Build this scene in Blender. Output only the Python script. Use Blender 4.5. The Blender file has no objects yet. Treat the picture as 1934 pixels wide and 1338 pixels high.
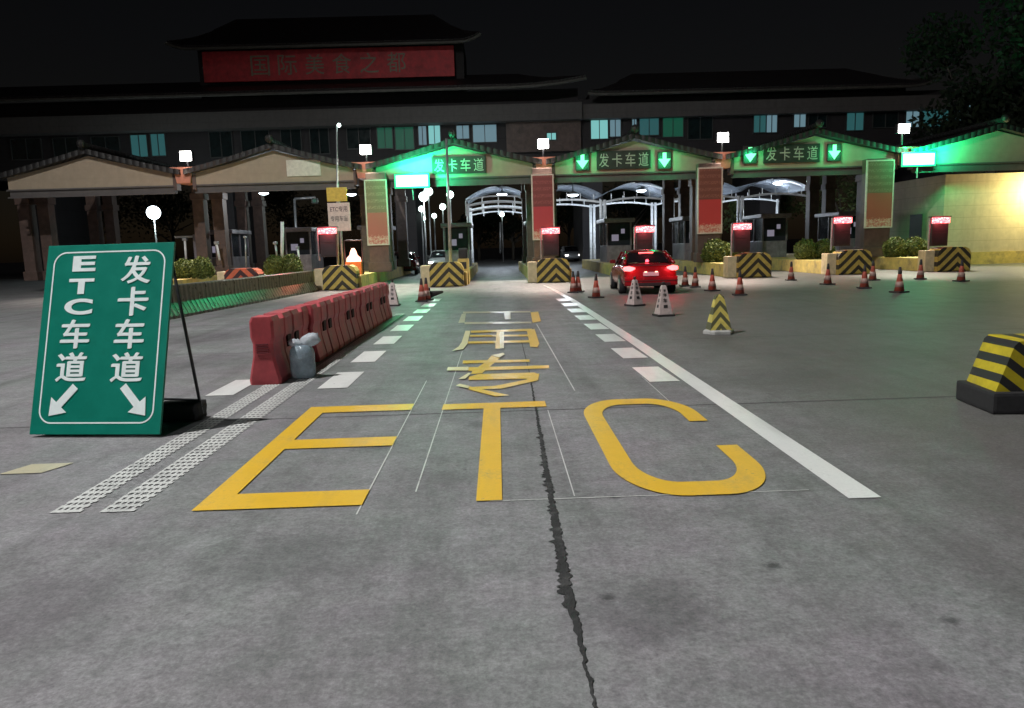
import bpy, bmesh, math, random
from mathutils import Vector, Matrix
random.seed(7)
S = bpy.context.scene
C = S.collection
R = math.radians
PI = math.pi

# ------------------------------------------------------------------ camera
CAM_H, FPX, PW, PH = 1.65, 1400.0, 1934.0, 1338.0
cam_d = bpy.data.cameras.new('camera')
cam = bpy.data.objects.new('camera', cam_d)
C.objects.link(cam)
CAM_R = Matrix.Rotation(R(-0.9), 3, 'Z') @ Matrix.Rotation(R(90 - 8.3), 3, 'X') @ Matrix.Rotation(R(-1.7), 3, 'Z')
cam.matrix_world = Matrix.Translation((0, 0, CAM_H)) @ CAM_R.to_4x4()
cam_d.sensor_width = 36
cam_d.lens = 36 * FPX / PW
cam_d.clip_end = 2000
S.camera = cam
# ------------------------------------------------------------------ world, moon, exposure
w = bpy.data.worlds.new('World')
S.world = w
w.use_nodes = True
bg = w.node_tree.nodes['Background']
sky = w.node_tree.nodes.new('ShaderNodeTexSky')
sky.sky_type = 'NISHITA'
sky.sun_disc = False
sky.sun_elevation = R(28)
sky.sun_rotation = R(200)
tint = w.node_tree.nodes.new('ShaderNodeMix')
tint.data_type = 'RGBA'
tint.blend_type = 'MULTIPLY'
tint.inputs[0].default_value = 1
tint.inputs[7].default_value = (1.75, 1.2, .92, 1)
w.node_tree.links.new(sky.outputs[0], tint.inputs[6])
w.node_tree.links.new(tint.outputs[2], bg.inputs[0])
bg.inputs[1].default_value = 0.00085
sd = bpy.data.lights.new('moon', 'SUN')
sd.energy = 0.02
sd.angle = R(0.5)
sd.color = (1, .95, .88)
so = bpy.data.objects.new('moon', sd)
so.rotation_euler = (R(62), 0, R(-20))
C.objects.link(so)
S.view_settings.view_transform = 'Standard'
S.view_settings.look = 'None'
S.view_settings.exposure = 0
S.view_settings.gamma = 1
S.cycles.use_denoising = True
S.cycles.max_bounces = 5
S.cycles.sample_clamp_indirect = 4

# ------------------------------------------------------------------ pixel -> world (calibrated camera)
def ray(px, py):
    return CAM_R @ Vector(((px - PW / 2) / FPX, -(py - PH / 2) / FPX, -1.0))
def G(px, py, z=0.0):
    d = ray(px, py)
    return Vector((0, 0, CAM_H)) + d * ((z - CAM_H) / d.z)
def P(px, py, Y):
    d = ray(px, py)
    return Vector((0, 0, CAM_H)) + d * (Y / d.y)

# ------------------------------------------------------------------ materials
MATS = {}
def nt(name):
    m = bpy.data.materials.new(name)
    m.use_nodes = True
    MATS[name] = m
    t = m.node_tree
    return m, t, t.nodes['Principled BSDF']
def N(t, kind, **kw):
    n = t.nodes.new(kind)
    for k, v in kw.items():
        setattr(n, k, v)
    return n
def math_n(t, op, a, b=None, c=None):
    n = t.nodes.new('ShaderNodeMath')
    n.operation = op
    for i, x in enumerate((a, b, c)):
        if x is None: continue
        if isinstance(x, (int, float)): n.inputs[i].default_value = x
        else: t.links.new(x, n.inputs[i])
    return n.outputs[0]
def mix_n(t, fac, a, b, mode='MIX'):
    n = t.nodes.new('ShaderNodeMix')
    n.data_type = 'RGBA'
    n.blend_type = mode
    for i, x in ((0, fac), (6, a), (7, b)):
        if isinstance(x, (int, float)): n.inputs[i].default_value = x
        elif isinstance(x, tuple): n.inputs[i].default_value = (*x, 1) if len(x) == 3 else x
        else: t.links.new(x, n.inputs[i])
    return n.outputs[2]
def noise_n(t, scale, detail=4, rough=.55, vec=None):
    n = t.nodes.new('ShaderNodeTexNoise')
    n.inputs['Scale'].default_value = scale
    n.inputs['Detail'].default_value = detail
    n.inputs['Roughness'].default_value = rough
    if vec is not None: t.links.new(vec, n.inputs['Vector'])
    return n.outputs['Fac']
def ramp_n(t, fac, lo, hi):
    n = t.nodes.new('ShaderNodeMapRange')
    n.inputs[1].default_value = lo
    n.inputs[2].default_value = hi
    t.links.new(fac, n.inputs[0])
    return n.outputs[0]
def coord(t, which='Object'):
    return t.nodes.new('ShaderNodeTexCoord').outputs[which]
def scale_n(t, vec, s):
    n = t.nodes.new('ShaderNodeMapping')
    n.inputs['Scale'].default_value = s
    t.links.new(vec, n.inputs['Vector'])
    return n.outputs[0]
def bump_n(t, b, h, dist=.01, strength=.5):
    n = t.nodes.new('ShaderNodeBump')
    n.inputs['Strength'].default_value = strength
    n.inputs['Distance'].default_value = dist
    t.links.new(h, n.inputs['Height'])
    t.links.new(n.outputs[0], b.inputs['Normal'])
def mat(name, col, rough=.6, var=.25, scale=6, metal=0, bump=0, grime=None, spec=None, emit=None, es=0, trans=0, alpha=None):
    if name in MATS: return MATS[name]
    m, t, b = nt(name)
    v = coord(t)
    n1 = noise_n(t, scale, 6, .6, v)
    dark = tuple(c * (1 - var) for c in col)
    lite = tuple(min(1, c * (1 + var)) for c in col)
    out = mix_n(t, ramp_n(t, n1, .3, .7), dark, lite)
    if grime:
        n2 = noise_n(t, scale * .35, 8, .65, v)
        out = mix_n(t, ramp_n(t, n2, .52, .7), out, grime)
    t.links.new(out, b.inputs['Base Color'])
    r = t.nodes.new('ShaderNodeMapRange')
    t.links.new(n1, r.inputs[0])
    r.inputs[3].default_value = max(.02, rough - .1)
    r.inputs[4].default_value = min(1, rough + .1)
    t.links.new(r.outputs[0], b.inputs['Roughness'])
    b.inputs['Metallic'].default_value = metal
    if spec is not None: b.inputs['Specular IOR Level'].default_value = spec
    if trans: b.inputs['Transmission Weight'].default_value = trans
    if bump: bump_n(t, b, noise_n(t, scale * 5, 4, .6, v), bump)
    if emit:
        b.inputs['Emission Color'].default_value = (*emit, 1)
        b.inputs['Emission Strength'].default_value = es
    return m
def glow(name, col, s):
    if name in MATS: return MATS[name]
    m, t, b = nt(name)
    b.inputs['Base Color'].default_value = (.02, .02, .02, 1)
    b.inputs['Emission Color'].default_value = (*col, 1)
    b.inputs['Emission Strength'].default_value = s
    return m

def make_ground():
    m, t, b = nt('concrete_ground')
    v = coord(t)
    big = noise_n(t, .22, 5, .6, v)
    mid = noise_n(t, 1.3, 7, .68, v)
    fine = noise_n(t, 46, 5, .8, v)
    strk = noise_n(t, 1.0, 6, .62, scale_n(t, v, (2.2, .16, 1)))
    cross = noise_n(t, 1.0, 4, .6, scale_n(t, v, (.2, 1.4, 1)))
    c = mix_n(t, ramp_n(t, big, .3, .7), (.192, .190, .194), (.246, .249, .257))
    c = mix_n(t, math_n(t, 'MULTIPLY', ramp_n(t, mid, .44, .72), .5), c, (.118, .114, .118))
    c = mix_n(t, math_n(t, 'MULTIPLY', ramp_n(t, strk, .48, .7), .55), c, (.088, .086, .088))
    c = mix_n(t, math_n(t, 'MULTIPLY', ramp_n(t, cross, .52, .75), .3), c, (.29, .29, .285))
    tint = noise_n(t, .8, 5, .7, scale_n(t, v, (1, .8, 1)))
    c = mix_n(t, 1.0, c, mix_n(t, ramp_n(t, tint, .36, .64), (1.04, .97, 1.03), (.96, 1.03, .98)), 'MULTIPLY')
    # oil stains and scraps with a place of their own
    for (sx, sy, sr, sk, sz) in ((.62, 3.15, .42, .45, .8), (.47, 3.28, .045, .9, .2), (1.35, 3.55, .06, .85, .3), (-1.2, 3.9, .5, .4, 1), (-2.3, 3.3, .6, .35, 1), (1.9, 2.95, .05, .7, .3), (3.3, 8.6, .9, .35, 1), (3.9, 12.6, .8, .3, 1), (.72, 4.66, .05, .85, .2), (-.2, 6.8, .22, .45, .6), (-1.1, 6.2, .3, .4, .6), (5.6, 10.2, 1.1, .35, 1), (-4.6, 11.5, 1.2, .4, 1), (-6, 15, 1.5, .4, 1)):
        d = N(t, 'ShaderNodeVectorMath', operation='DISTANCE')
        t.links.new(v, d.inputs[0])
        d.inputs[1].default_value = (sx, sy, 0)
        q = math_n(t, 'ADD', d.outputs['Value'], math_n(t, 'MULTIPLY', math_n(t, 'SUBTRACT', noise_n(t, 3.5 / max(sr, .12), 5, .7, v), .5), sr * 1.6))
        k = ramp_n(t, q, sr, sr * .35)
        c = mix_n(t, math_n(t, 'MULTIPLY', k, sk), c, (.055, .055, .058))
    grit = noise_n(t, 19, 5, .75, v)
    c = mix_n(t, 1.0, c, mix_n(t, ramp_n(t, grit, .3, .7), (.70, .70, .70), (1.28, 1.28, 1.28)), 'MULTIPLY')
    blot = noise_n(t, 4.5, 6, .7, v)
    c = mix_n(t, 1.0, c, mix_n(t, ramp_n(t, blot, .3, .7), (.80, .80, .80), (1.2, 1.2, 1.2)), 'MULTIPLY')
    # the browner, darker surface of the lanes right of the solid line
    x = N(t, 'ShaderNodeSeparateXYZ')
    t.links.new(v, x.inputs[0])
    edge = ramp_n(t, math_n(t, 'ADD', x.outputs[0], math_n(t, 'MULTIPLY', mid, 1.2)), 2.4, 4.2)
    c = mix_n(t, math_n(t, 'MULTIPLY', edge, .64), c, mix_n(t, ramp_n(t, mid, .3, .7), (.075, .072, .063), (.125, .12, .108)))
    # grain, specks
    c = mix_n(t, 1.0, c, mix_n(t, ramp_n(t, fine, .25, .75), (.52, .52, .53), (1.46, 1.46, 1.44)), 'MULTIPLY')
    vo = N(t, 'ShaderNodeTexVoronoi')
    vo.inputs['Scale'].default_value = 2.3
    vo.inputs['Randomness'].default_value = 1
    t.links.new(v, vo.inputs['Vector'])
    sp = math_n(t, 'MULTIPLY', math_n(t, 'LESS_THAN', vo.outputs['Distance'], .055), ramp_n(t, noise_n(t, 9, 3, .6, v), .5, .6))
    c = mix_n(t, math_n(t, 'MULTIPLY', sp, .7), c, (.05, .05, .052))
    t.links.new(c, b.inputs['Base Color'])
    r = t.nodes.new('ShaderNodeMapRange')
    t.links.new(mid, r.inputs[0])
    r.inputs[3].default_value = .42
    r.inputs[4].default_value = .72
    t.links.new(r.outputs[0], b.inputs['Roughness'])
    h = math_n(t, 'ADD', math_n(t, 'MULTIPLY', fine, .35), math_n(t, 'MULTIPLY', mid, .8))
    bump_n(t, b, h, .012, .55)
    return m
def make_paint(name, col, wear=.5, worn=(.2, .2, .2), rough=.4):
    m, t, b = nt(name)
    v = coord(t)
    n1 = noise_n(t, 3, 7, .65, v)
    n2 = noise_n(t, 45, 3, .7, v)
    c = mix_n(t, ramp_n(t, n1, .3, .7), tuple(a * .86 for a in col), col)
    f = math_n(t, 'MULTIPLY', ramp_n(t, math_n(t, 'ADD', math_n(t, 'MULTIPLY', n1, .6), math_n(t, 'MULTIPLY', n2, .4)), .5, .68), wear)
    c = mix_n(t, f, c, worn)
    t.links.new(c, b.inputs['Base Color'])
    st = noise_n(t, 1.0, 6, .65, scale_n(t, v, (3.5, .5, 1)))
    c = mix_n(t, math_n(t, 'MULTIPLY', ramp_n(t, st, .5, .72), .4), c, worn)
    chip = noise_n(t, 14, 6, .75, v)
    c = mix_n(t, math_n(t, 'MULTIPLY', ramp_n(t, chip, .62, .70), .7), c, (.2, .2, .2))
    t.links.new(c, b.inputs['Base Color'])
    b.inputs['Roughness'].default_value = rough
    bump_n(t, b, n2, .004, .4)
    return m
def make_chevron(name, cx, ca, cb, per=.42, slope=1.0, absx=True):
    m, t, b = nt(name)
    v = coord(t)
    s = N(t, 'ShaderNodeSeparateXYZ')
    t.links.new(v, s.inputs[0])
    x = math_n(t, 'SUBTRACT', s.outputs[0], cx)
    if absx: x = math_n(t, 'ABSOLUTE', x)
    k = math_n(t, 'ADD', math_n(t, 'MULTIPLY', x, slope), s.outputs[2])
    f = math_n(t, 'GREATER_THAN', math_n(t, 'FRACT', math_n(t, 'MULTIPLY', k, 1 / per)), .52)
    n1 = noise_n(t, 5, 7, .65, v)
    ya = mix_n(t, ramp_n(t, n1, .35, .7), ca, tuple(a * .6 for a in ca))
    c = mix_n(t, f, ya, cb)
    c = mix_n(t, math_n(t, 'MULTIPLY', ramp_n(t, noise_n(t, 2.2, 8, .7, v), .55, .72), .5), c, (.12, .11, .09))
    t.links.new(c, b.inputs['Base Color'])
    b.inputs['Roughness'].default_value = .6
    return m
def make_poster(name, seed, top, red):
    m, t, b = nt(name)
    v = coord(t)
    s = N(t, 'ShaderNodeSeparateXYZ')
    t.links.new(v, s.inputs[0])
    z = s.outputs[2]
    n1 = noise_n(t, 7, 5, .7, scale_n(t, v, (1, 1, 2.2)))
    rows = math_n(t, 'GREATER_THAN', math_n(t, 'FRACT', math_n(t, 'MULTIPLY', z, 3.2)), .5)
    glyph = math_n(t, 'MULTIPLY', rows, math_n(t, 'GREATER_THAN', noise_n(t, 26, 2, .5, v), .5))
    up = mix_n(t, math_n(t, 'MULTIPLY', glyph, .3), top, tuple(min(1, a * 2.4 + .05) for a in top))
    c = mix_n(t, math_n(t, 'LESS_THAN', z, 1.55 + seed * .06), up, red)
    fl = math_n(t, 'LESS_THAN', math_n(t, 'ADD', z, math_n(t, 'MULTIPLY', n1, .7)), .78)
    c = mix_n(t, fl, c, mix_n(t, ramp_n(t, noise_n(t, 9, 4, .7, v), .4, .6), (.5, .12, .1), (.62, .5, .38)))
    t.links.new(c, b.inputs['Base Color'])
    b.inputs['Roughness'].default_value = .45
    return m
def make_led(name, core, dim, s, sc=26):
    m, t, b = nt(name)
    v = coord(t)
    n1 = noise_n(t, sc, 2, .5, v)
    c = mix_n(t, ramp_n(t, n1, .47, .6), dim, core)
    b.inputs['Base Color'].default_value = (.02, .02, .02, 1)
    t.links.new(c, b.inputs['Emission Color'])
    b.inputs['Emission Strength'].default_value = s
    return m
def make_roof(name, col):
    m, t, b = nt(name)
    v = coord(t)
    s = N(t, 'ShaderNodeSeparateXYZ')
    t.links.new(v, s.inputs[0])
    wv = math_n(t, 'ABSOLUTE', math_n(t, 'SINE', math_n(t, 'MULTIPLY', math_n(t, 'ADD', s.outputs[0], s.outputs[1]), 10)))
    n1 = noise_n(t, 2, 6, .6, v)
    c = mix_n(t, ramp_n(t, n1, .3, .7), tuple(a * .6 for a in col), col)
    c = mix_n(t, math_n(t, 'MULTIPLY', math_n(t, 'LESS_THAN', wv, .35), .5), c, tuple(a * .4 for a in col))
    t.links.new(c, b.inputs['Base Color'])
    b.inputs['Roughness'].default_value = .55
    bump_n(t, b, wv, .05, .6)
    return m
def make_leaf(name, a, bcol):
    m, t, b = nt(name)
    g = t.nodes.new('ShaderNodeNewGeometry')
    c = mix_n(t, g.outputs['Random Per Island'], a, bcol)
    t.links.new(c, b.inputs['Base Color'])
    b.inputs['Roughness'].default_value = .6
    b.inputs['Specular IOR Level'].default_value = .25
    return m
def make_tilewall(name, col, dark, h=.6):
    m, t, b = nt(name)
    v = coord(t)
    s = N(t, 'ShaderNodeSeparateXYZ')
    t.links.new(v, s.inputs[0])
    j1 = math_n(t, 'LESS_THAN', math_n(t, 'FRACT', math_n(t, 'MULTIPLY', s.outputs[2], 1 / h)), .04)
    n1 = noise_n(t, 3, 7, .65, v)
    n2 = noise_n(t, 1.0, 6, .65, scale_n(t, v, (3, 3, .4)))
    c = mix_n(t, ramp_n(t, n1, .3, .7), tuple(a * .82 for a in col), col)
    c = mix_n(t, math_n(t, 'MULTIPLY', ramp_n(t, n2, .5, .72), .45), c, dark)
    c = mix_n(t, math_n(t, 'MULTIPLY', j1, .6), c, dark)
    t.links.new(c, b.inputs['Base Color'])
    b.inputs['Roughness'].default_value = .7
    bump_n(t, b, n1, .01, .3)
    return m

make_ground()
M = MATS
make_paint('white_paint', (.86, .87, .85), .4, (.4, .4, .4), .30)
make_paint('worn_white', (.66, .67, .65), .95, (.24, .24, .24), .45)
make_paint('yellow_paint', (.86, .53, .04), .55, (.40, .30, .12), .36)
make_paint('worn_yellow', (.84, .58, .08), .3, (.42, .34, .14), .28)
make_paint('glint_yellow', (.84, .76, .45), .5, (.4, .36, .2), .3)
make_paint('faint_paint', (.58, .54, .38), .8, (.27, .27, .25), .3)
make_chevron('chevron_yellow', .12, (.62, .46, .10), (.035, .030, .02))
make_chevron('chevron_redlit', .0, (.75, .16, .07), (.05, .02, .02), .5)
make_chevron('stripe_yellow', 0, (.62, .50, .015), (.02, .02, .02), .2, .8, False)
make_chevron('cone_chevron', 0, (.74, .62, .14), (.10, .10, .05), .2, 1.2)
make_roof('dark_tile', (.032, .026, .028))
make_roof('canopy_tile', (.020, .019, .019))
make_leaf('leaf_dark', (.006, .011, .007), (.022, .032, .016))
make_leaf('leaf_bush', (.04, .065, .015), (.17, .20, .05))
make_leaf('leaf_street', (.03, .06, .02), (.10, .13, .045))
make_tilewall('beige_wall', (.62, .53, .37), (.36, .30, .2))
make_tilewall('gable_plaster', (.36, .29, .21), (.27, .23, .17), .42)
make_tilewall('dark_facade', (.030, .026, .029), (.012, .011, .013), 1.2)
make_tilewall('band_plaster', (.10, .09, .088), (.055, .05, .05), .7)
mat('yellow_wall', (.58, .44, .14), .65, .2, 4, grime=(.25, .2, .12))
mat('cream_wall', (.60, .50, .30), .65, .2, 4, grime=(.3, .26, .18))
mat('brown_column', (.10, .066, .056), .5, .3, 3, grime=(.05, .035, .03))
mat('black_rubber', (.022, .022, .024), .75, .3, 20, bump=.004)
mat('dark_metal', (.05, .05, .055), .45, .3, 9, metal=.5)
mat('grey_metal', (.38, .39, .40), .4, .2, 8, metal=.6)
mat('white_steel', (.74, .76, .78), .4, .12, 5, grime=(.45, .45, .45))
mat('display_black', (.035, .028, .028), .35, .3, 8)
mat('sign_green', (.002, .19, .135), .42, .1, 5, grime=(.003, .165, .115), spec=.25)
mat('sign_white', (.84, .93, .92), .4, .06, 12)
mat('barrier_red', (.50, .075, .09), .5, .25, 4, grime=(.27, .12, .115), bump=.006)
mat('barrier_groove', (.20, .03, .04), .6, .3, 6)
mat('hole_dark', (.03, .008, .01), .8, .3, 6)
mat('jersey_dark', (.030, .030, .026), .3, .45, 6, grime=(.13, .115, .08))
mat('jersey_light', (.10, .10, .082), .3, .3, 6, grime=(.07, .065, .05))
mat('cone_orange', (.46, .095, .06), .5, .3, 7, grime=(.26, .12, .10))
mat('cone_band', (.42, .27, .23), .4, .15, 12)
mat('cone_white', (.54, .44, .42), .45, .2, 8, grime=(.35, .32, .30))
mat('cone_black', (.04, .035, .035), .6, .3, 12)
mat('cone_grey', (.42, .42, .40), .6, .25, 10)
mat('jug_plastic', (.40, .52, .60), .15, .3, 7, trans=.5, bump=.03)
mat('bag_plastic', (.66, .72, .78), .2, .15, 14, trans=.35, bump=.03)
mat('sand_black', (.02, .02, .022), .85, .3, 14, bump=.02)
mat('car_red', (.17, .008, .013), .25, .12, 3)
mat('car_van', (.30, .30, .31), .3, .12, 3)
mat('car_glass', (.012, .012, .014), .06, .1, 3)
mat('car_trim', (.02, .02, .022), .5, .2, 6)
mat('car_chrome', (.6, .6, .62), .15, .1, 6, metal=1)
mat('plate_white', (.5, .48, .52), .4, .1, 20)
mat('glass_dark', (.02, .024, .03), .08, .2, 3)
mat('booth_panel', (.20, .18, .20), .35, .35, 3, metal=.2, grime=(.09, .08, .09))
mat('arch_panel', (.34, .38, .44), .3, .2, 2, trans=.25)
mat('sign_red', (.76, .065, .08), .55, .2, 2, grime=(.5, .04, .05))
mat('sign_gold', (.36, .30, .22), .5, .25, 6)
mat('panel_dark', (.028, .032, .028), .5, .3, 4)
mat('panel_text', (.40, .42, .36), .5, .2, 8)
mat('board_yellow', (.55, .47, .07), .5, .2, 8)
mat('board_text_dark', (.09, .085, .08), .6, .2, 8)
mat('poster_frame', (.62, .58, .50), .4, .15, 8)
mat('bark', (.06, .05, .04), .85, .3, 10, bump=.02)
mat('salmon_plaster', (.50, .20, .13), .6, .2, 4)
mat('crack_tar', (.022, .022, .023), .8, .4, 22, bump=.02, grime=(.075, .074, .074))
mat('joint_dark', (.07, .07, .07), .8, .3, 20)
mat('eave_trim', (.075, .07, .062), .55, .3, 3)
mat('window_frame', (.05, .055, .055), .5, .2, 6)
mat('window_dark', (.010, .02, .022), .12, .3, 2)
mat('orange_plastic', (.60, .22, .05), .5, .2, 8)
for i in range(4):
    make_poster('poster_print' + 'abcd'[i], i * .7, ((.20, .15, .09), (.20, .055, .05), (.17, .07, .05), (.16, .13, .08))[i], ((.40, .13, .10), (.46, .06, .07), (.46, .055, .055), (.36, .11, .08))[i])
glow('led_green', (.60, 1, .80), 2.4)
glow('led_bloom_rim', (.02, 1, .33), 1.3)
make_led('led_red', (1, .36, .33), (1, .09, .11), 4.5, 14)
glow('arrow_green', (.16, 1, .34), 2.8)
glow('lamp_white', (1, .97, .92), 26)
glow('lamp_cool', (.80, .92, 1), 14)
glow('lamp_globe', (.78, 1, .93), 6)
glow('tail_red', (1, .10, .10), 6)
glow('head_white', (1, .93, .85), 8)
glow('red_signal', (1, .42, .28), 5)
glow('window_cyan', (.30, .80, .78), .62)
glow('window_blue', (.34, .60, .72), .34)
glow('window_teal', (.08, .34, .36), .24)
glow('window_green', (.02, .28, .16), .22)
glow('screen_violet', (.52, .48, .62), .35)

# ------------------------------------------------------------------ mesh helpers
class MB:
    def __init__(s):
        s.bm = bmesh.new()
    def box(s, x0, x1, y0, y1, z0, z1, bev=0):
        r = bmesh.ops.create_cube(s.bm, size=1)
        bmesh.ops.scale(s.bm, vec=(x1 - x0, y1 - y0, z1 - z0), verts=r['verts'])
        bmesh.ops.translate(s.bm, vec=((x0 + x1) / 2, (y0 + y1) / 2, (z0 + z1) / 2), verts=r['verts'])
        if bev:
            es = list({e for v in r['verts'] for e in v.link_edges})
            bmesh.ops.bevel(s.bm, geom=es, offset=bev, segments=2, affect='EDGES', profile=.7)
        return s
    def tube(s, a, b, r0, r1=None, n=12):
        a, b = Vector(a), Vector(b)
        r1 = r0 if r1 is None else r1
        d = b - a
        q = d.to_track_quat('Z', 'Y').to_matrix().to_4x4()
        m = Matrix.Translation((a + b) / 2) @ q
        bmesh.ops.create_cone(s.bm, cap_ends=True, segments=n, radius1=r0, radius2=max(r1, .0005), depth=d.length, matrix=m)
        return s
    def path(s, pts, r, n=8):
        for a, b in zip(pts, pts[1:]):
            s.tube(a, b, r, r, n)
        return s
    def lathe(s, prof, n=24, c=(0, 0, 0), wob=0):
        rings = []
        for r, z in prof:
            rings.append([s.bm.verts.new((c[0] + r * (1 + wob * math.sin(3 * k + z * 9)) * math.cos(2 * PI * k / n), c[1] + r * (1 + wob * math.sin(2 * k + z * 14)) * math.sin(2 * PI * k / n), c[2] + z)) for k in range(n)])
        for a, b in zip(rings, rings[1:]):
            for k in range(n):
                s.bm.faces.new((a[k], a[(k + 1) % n], b[(k + 1) % n], b[k]))
        s.bm.faces.new(list(reversed(rings[0])))
        s.bm.faces.new(rings[-1])
        return s
    def ball(s, c, r, seg=12, sc=(1, 1, 1)):
        m = Matrix.Translation(c) @ Matrix.Diagonal((*sc, 1))
        bmesh.ops.create_uvsphere(s.bm, u_segments=seg, v_segments=seg // 2 + 2, radius=r, matrix=m)
        return s
    def poly(s, pts):
        s.bm.faces.new([s.bm.verts.new(p) for p in pts])
        return s
    def prism(s, pts, vec):          # closed outline extruded by vec
        a = [s.bm.verts.new(p) for p in pts]
        v = Vector(vec)
        b = [s.bm.verts.new(Vector(p) + v) for p in pts]
        n = len(a)
        s.bm.faces.new(a)
        s.bm.faces.new(list(reversed(b)))
        for i in range(n):
            s.bm.faces.new((a[i], b[i], b[(i + 1) % n], a[(i + 1) % n]))
        bmesh.ops.recalc_face_normals(s.bm, faces=s.bm.faces)
        return s
    def grid(s, rows, close=False):   # rows of points -> quads
        vs = [[s.bm.verts.new(p) for p in r] for r in rows]
        for a, b in zip(vs, vs[1:]):
            k = len(a)
            for i in range(k if close else k - 1):
                s.bm.faces.new((a[i], a[(i + 1) % k], b[(i + 1) % k], b[i]))
        return vs
    def xform(s, m):
        bmesh.ops.transform(s.bm, matrix=m, verts=s.bm.verts)
        return s
    def build(s, name, m, parent=None, smooth=False, loc=None):
        me = bpy.data.meshes.new(name)
        s.bm.to_mesh(me)
        s.bm.free()
        me.materials.append(M[m] if isinstance(m, str) else m)
        if smooth:
            for p in me.polygons: p.use_smooth = True
        o = bpy.data.objects.new(name, me)
        C.objects.link(o)
        if parent is not None: o.parent = parent
        if loc is not None: o.location = loc
        return o
def text_into(mb, body, width, height, mtx, bold=.0, extrude=.003):
    cu = bpy.data.curves.new('lettering', 'FONT')
    cu.body = body
    cu.offset = bold
    cu.extrude = extrude
    o = bpy.data.objects.new('lettering', cu)
    C.objects.link(o)
    dg = bpy.context.evaluated_depsgraph_get()
    me = bpy.data.meshes.new_from_object(o.evaluated_get(dg))
    bpy.data.objects.remove(o)
    xs = [v.co.x for v in me.vertices]
    ys = [v.co.y for v in me.vertices]
    x0, x1, y0, y1 = min(xs), max(xs), min(ys), max(ys)
    for v in me.vertices:
        v.co = mtx @ Vector((((v.co.x - x0) / (x1 - x0) - .5) * width, ((v.co.y - y0) / (y1 - y0) - .5) * height, v.co.z))
    mb.bm.from_mesh(me)
    bpy.data.meshes.remove(me)
    return mb
def tag(o, label, cat, group=None):
    o['label'] = label
    o['category'] = cat
    if group: o['group'] = group
    return o
def thing(name, label, cat, loc=(0, 0, 0), rz=0, group=None):
    o = bpy.data.objects.new(name, None)
    o.empty_display_size = .2
    C.objects.link(o)
    o.location = loc
    o.rotation_euler = (0, 0, rz)
    return tag(o, label, cat, group)
def struct(o):
    o['kind'] = 'structure'
    return o
def dup(root, loc, rz, label, scale=None):
    r = root.copy()
    C.objects.link(r)
    r.location = loc
    r.rotation_euler = (0, 0, rz)
    r['label'] = label
    if scale: r.scale = scale
    def kids(src, dst):
        for ch in [o for o in C.objects if o.parent == src]:
            c = ch.copy()
            C.objects.link(c)
            c.parent = dst
            kids(ch, c)
    kids(root, r)
    return r
def lamp(parent, kind, loc, power, col=(1, 1, 1), size=.2, rot=None, angle=None, blend=.5):
    d = bpy.data.lights.new('light', kind)
    d.energy = power
    d.color = col
    if kind in ('POINT', 'SPOT'): d.shadow_soft_size = size
    if kind == 'SPOT':
        d.spot_size = angle
        d.spot_blend = blend
    o = bpy.data.objects.new('light', d)
    C.objects.link(o)
    o.parent = parent
    o.location = loc
    if rot: o.rotation_euler = rot
    return o
def aim(a, b):
    return (Vector(b) - Vector(a)).to_track_quat('-Z', 'Y').to_euler()

# ------------------------------------------------------------------ ground and its paint
g = MB()
g.poly([(-400, -60, 0), (400, -60, 0), (400, 700, 0), (-400, 700, 0)])
struct(g.build('ground', 'concrete_ground'))
Z1, Z2, Z3 = .004, .0065, .009
def quads(name, m, polys, z, step=0.0):
    mb = MB()
    for i, p in enumerate(polys):
        mb.poly([(a[0], a[1], z + i * step) for a in p])
    bmesh.ops.recalc_face_normals(mb.bm, faces=mb.bm.faces)
    for f in mb.bm.faces:
        if f.normal.z < 0: f.normal_flip()
    return struct(mb.build(name, m))
def rect(x0, x1, y0, y1): return [(x0, y0), (x1, y0), (x1, y1), (x0, y1)]
def wobble_strip(pts, wid, step, amp):
    out = []
    prev = None
    total = []
    for a, b in zip(pts, pts[1:]):
        a, b = Vector(a), Vector(b)
        n = max(1, int((b - a).length / step))
        total += [a.lerp(b, i / n) for i in range(n)]
    total.append(Vector(pts[-1]))
    for i, p in enumerate(total):
        f = i / (len(total) - 1)
        hw = wid(f) * (1 + random.uniform(-amp, amp))
        c = p.x + random.uniform(-.006, .006)
        spur = random.choice((0, 0, 0, 0, 0, 0, 0, 0, 0, .02, .028)) if wid(f) > .015 else 0
        cur = ((c - hw - spur, p.y), (c + hw + random.choice((0, 0, 0, 0, 0, .008)), p.y))
        if prev: out.append([prev[0], prev[1], cur[1], cur[0]])
        prev = cur
    return out
def crack_w(f):
    y = 1.6 + 7.3 * f
    k = ((1.6, .004), (2.6, .006), (3.0, .015), (3.5, .027), (4.2, .023), (4.8, .018), (5.6, .017), (6.6, .014), (7.6, .009), (8.9, .006))
    for (a, wa), (b, wb) in zip(k, k[1:]):
        if y <= b: return wa + (wb - wa) * (y - a) / (b - a)
    return .007
quads('road_crack', 'crack_tar', wobble_strip([(.30, 1.6), (.30, 2.48), (.285, 3.4), (.30, 4.4), (.315, 5.6), (.34, 7.2), (.36, 8.9)], crack_w, .022, .3), Z2)
quads('slab_joint', 'joint_dark', [rect(-14, 20, 7.30, 7.322), rect(-14, 14, 12.4, 12.416), rect(-30, 30, 17.5, 17.52), rect(.365, .378, 8.9, 13.0), rect(-9, 9, 2.1, 2.112)], .0025)
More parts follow.
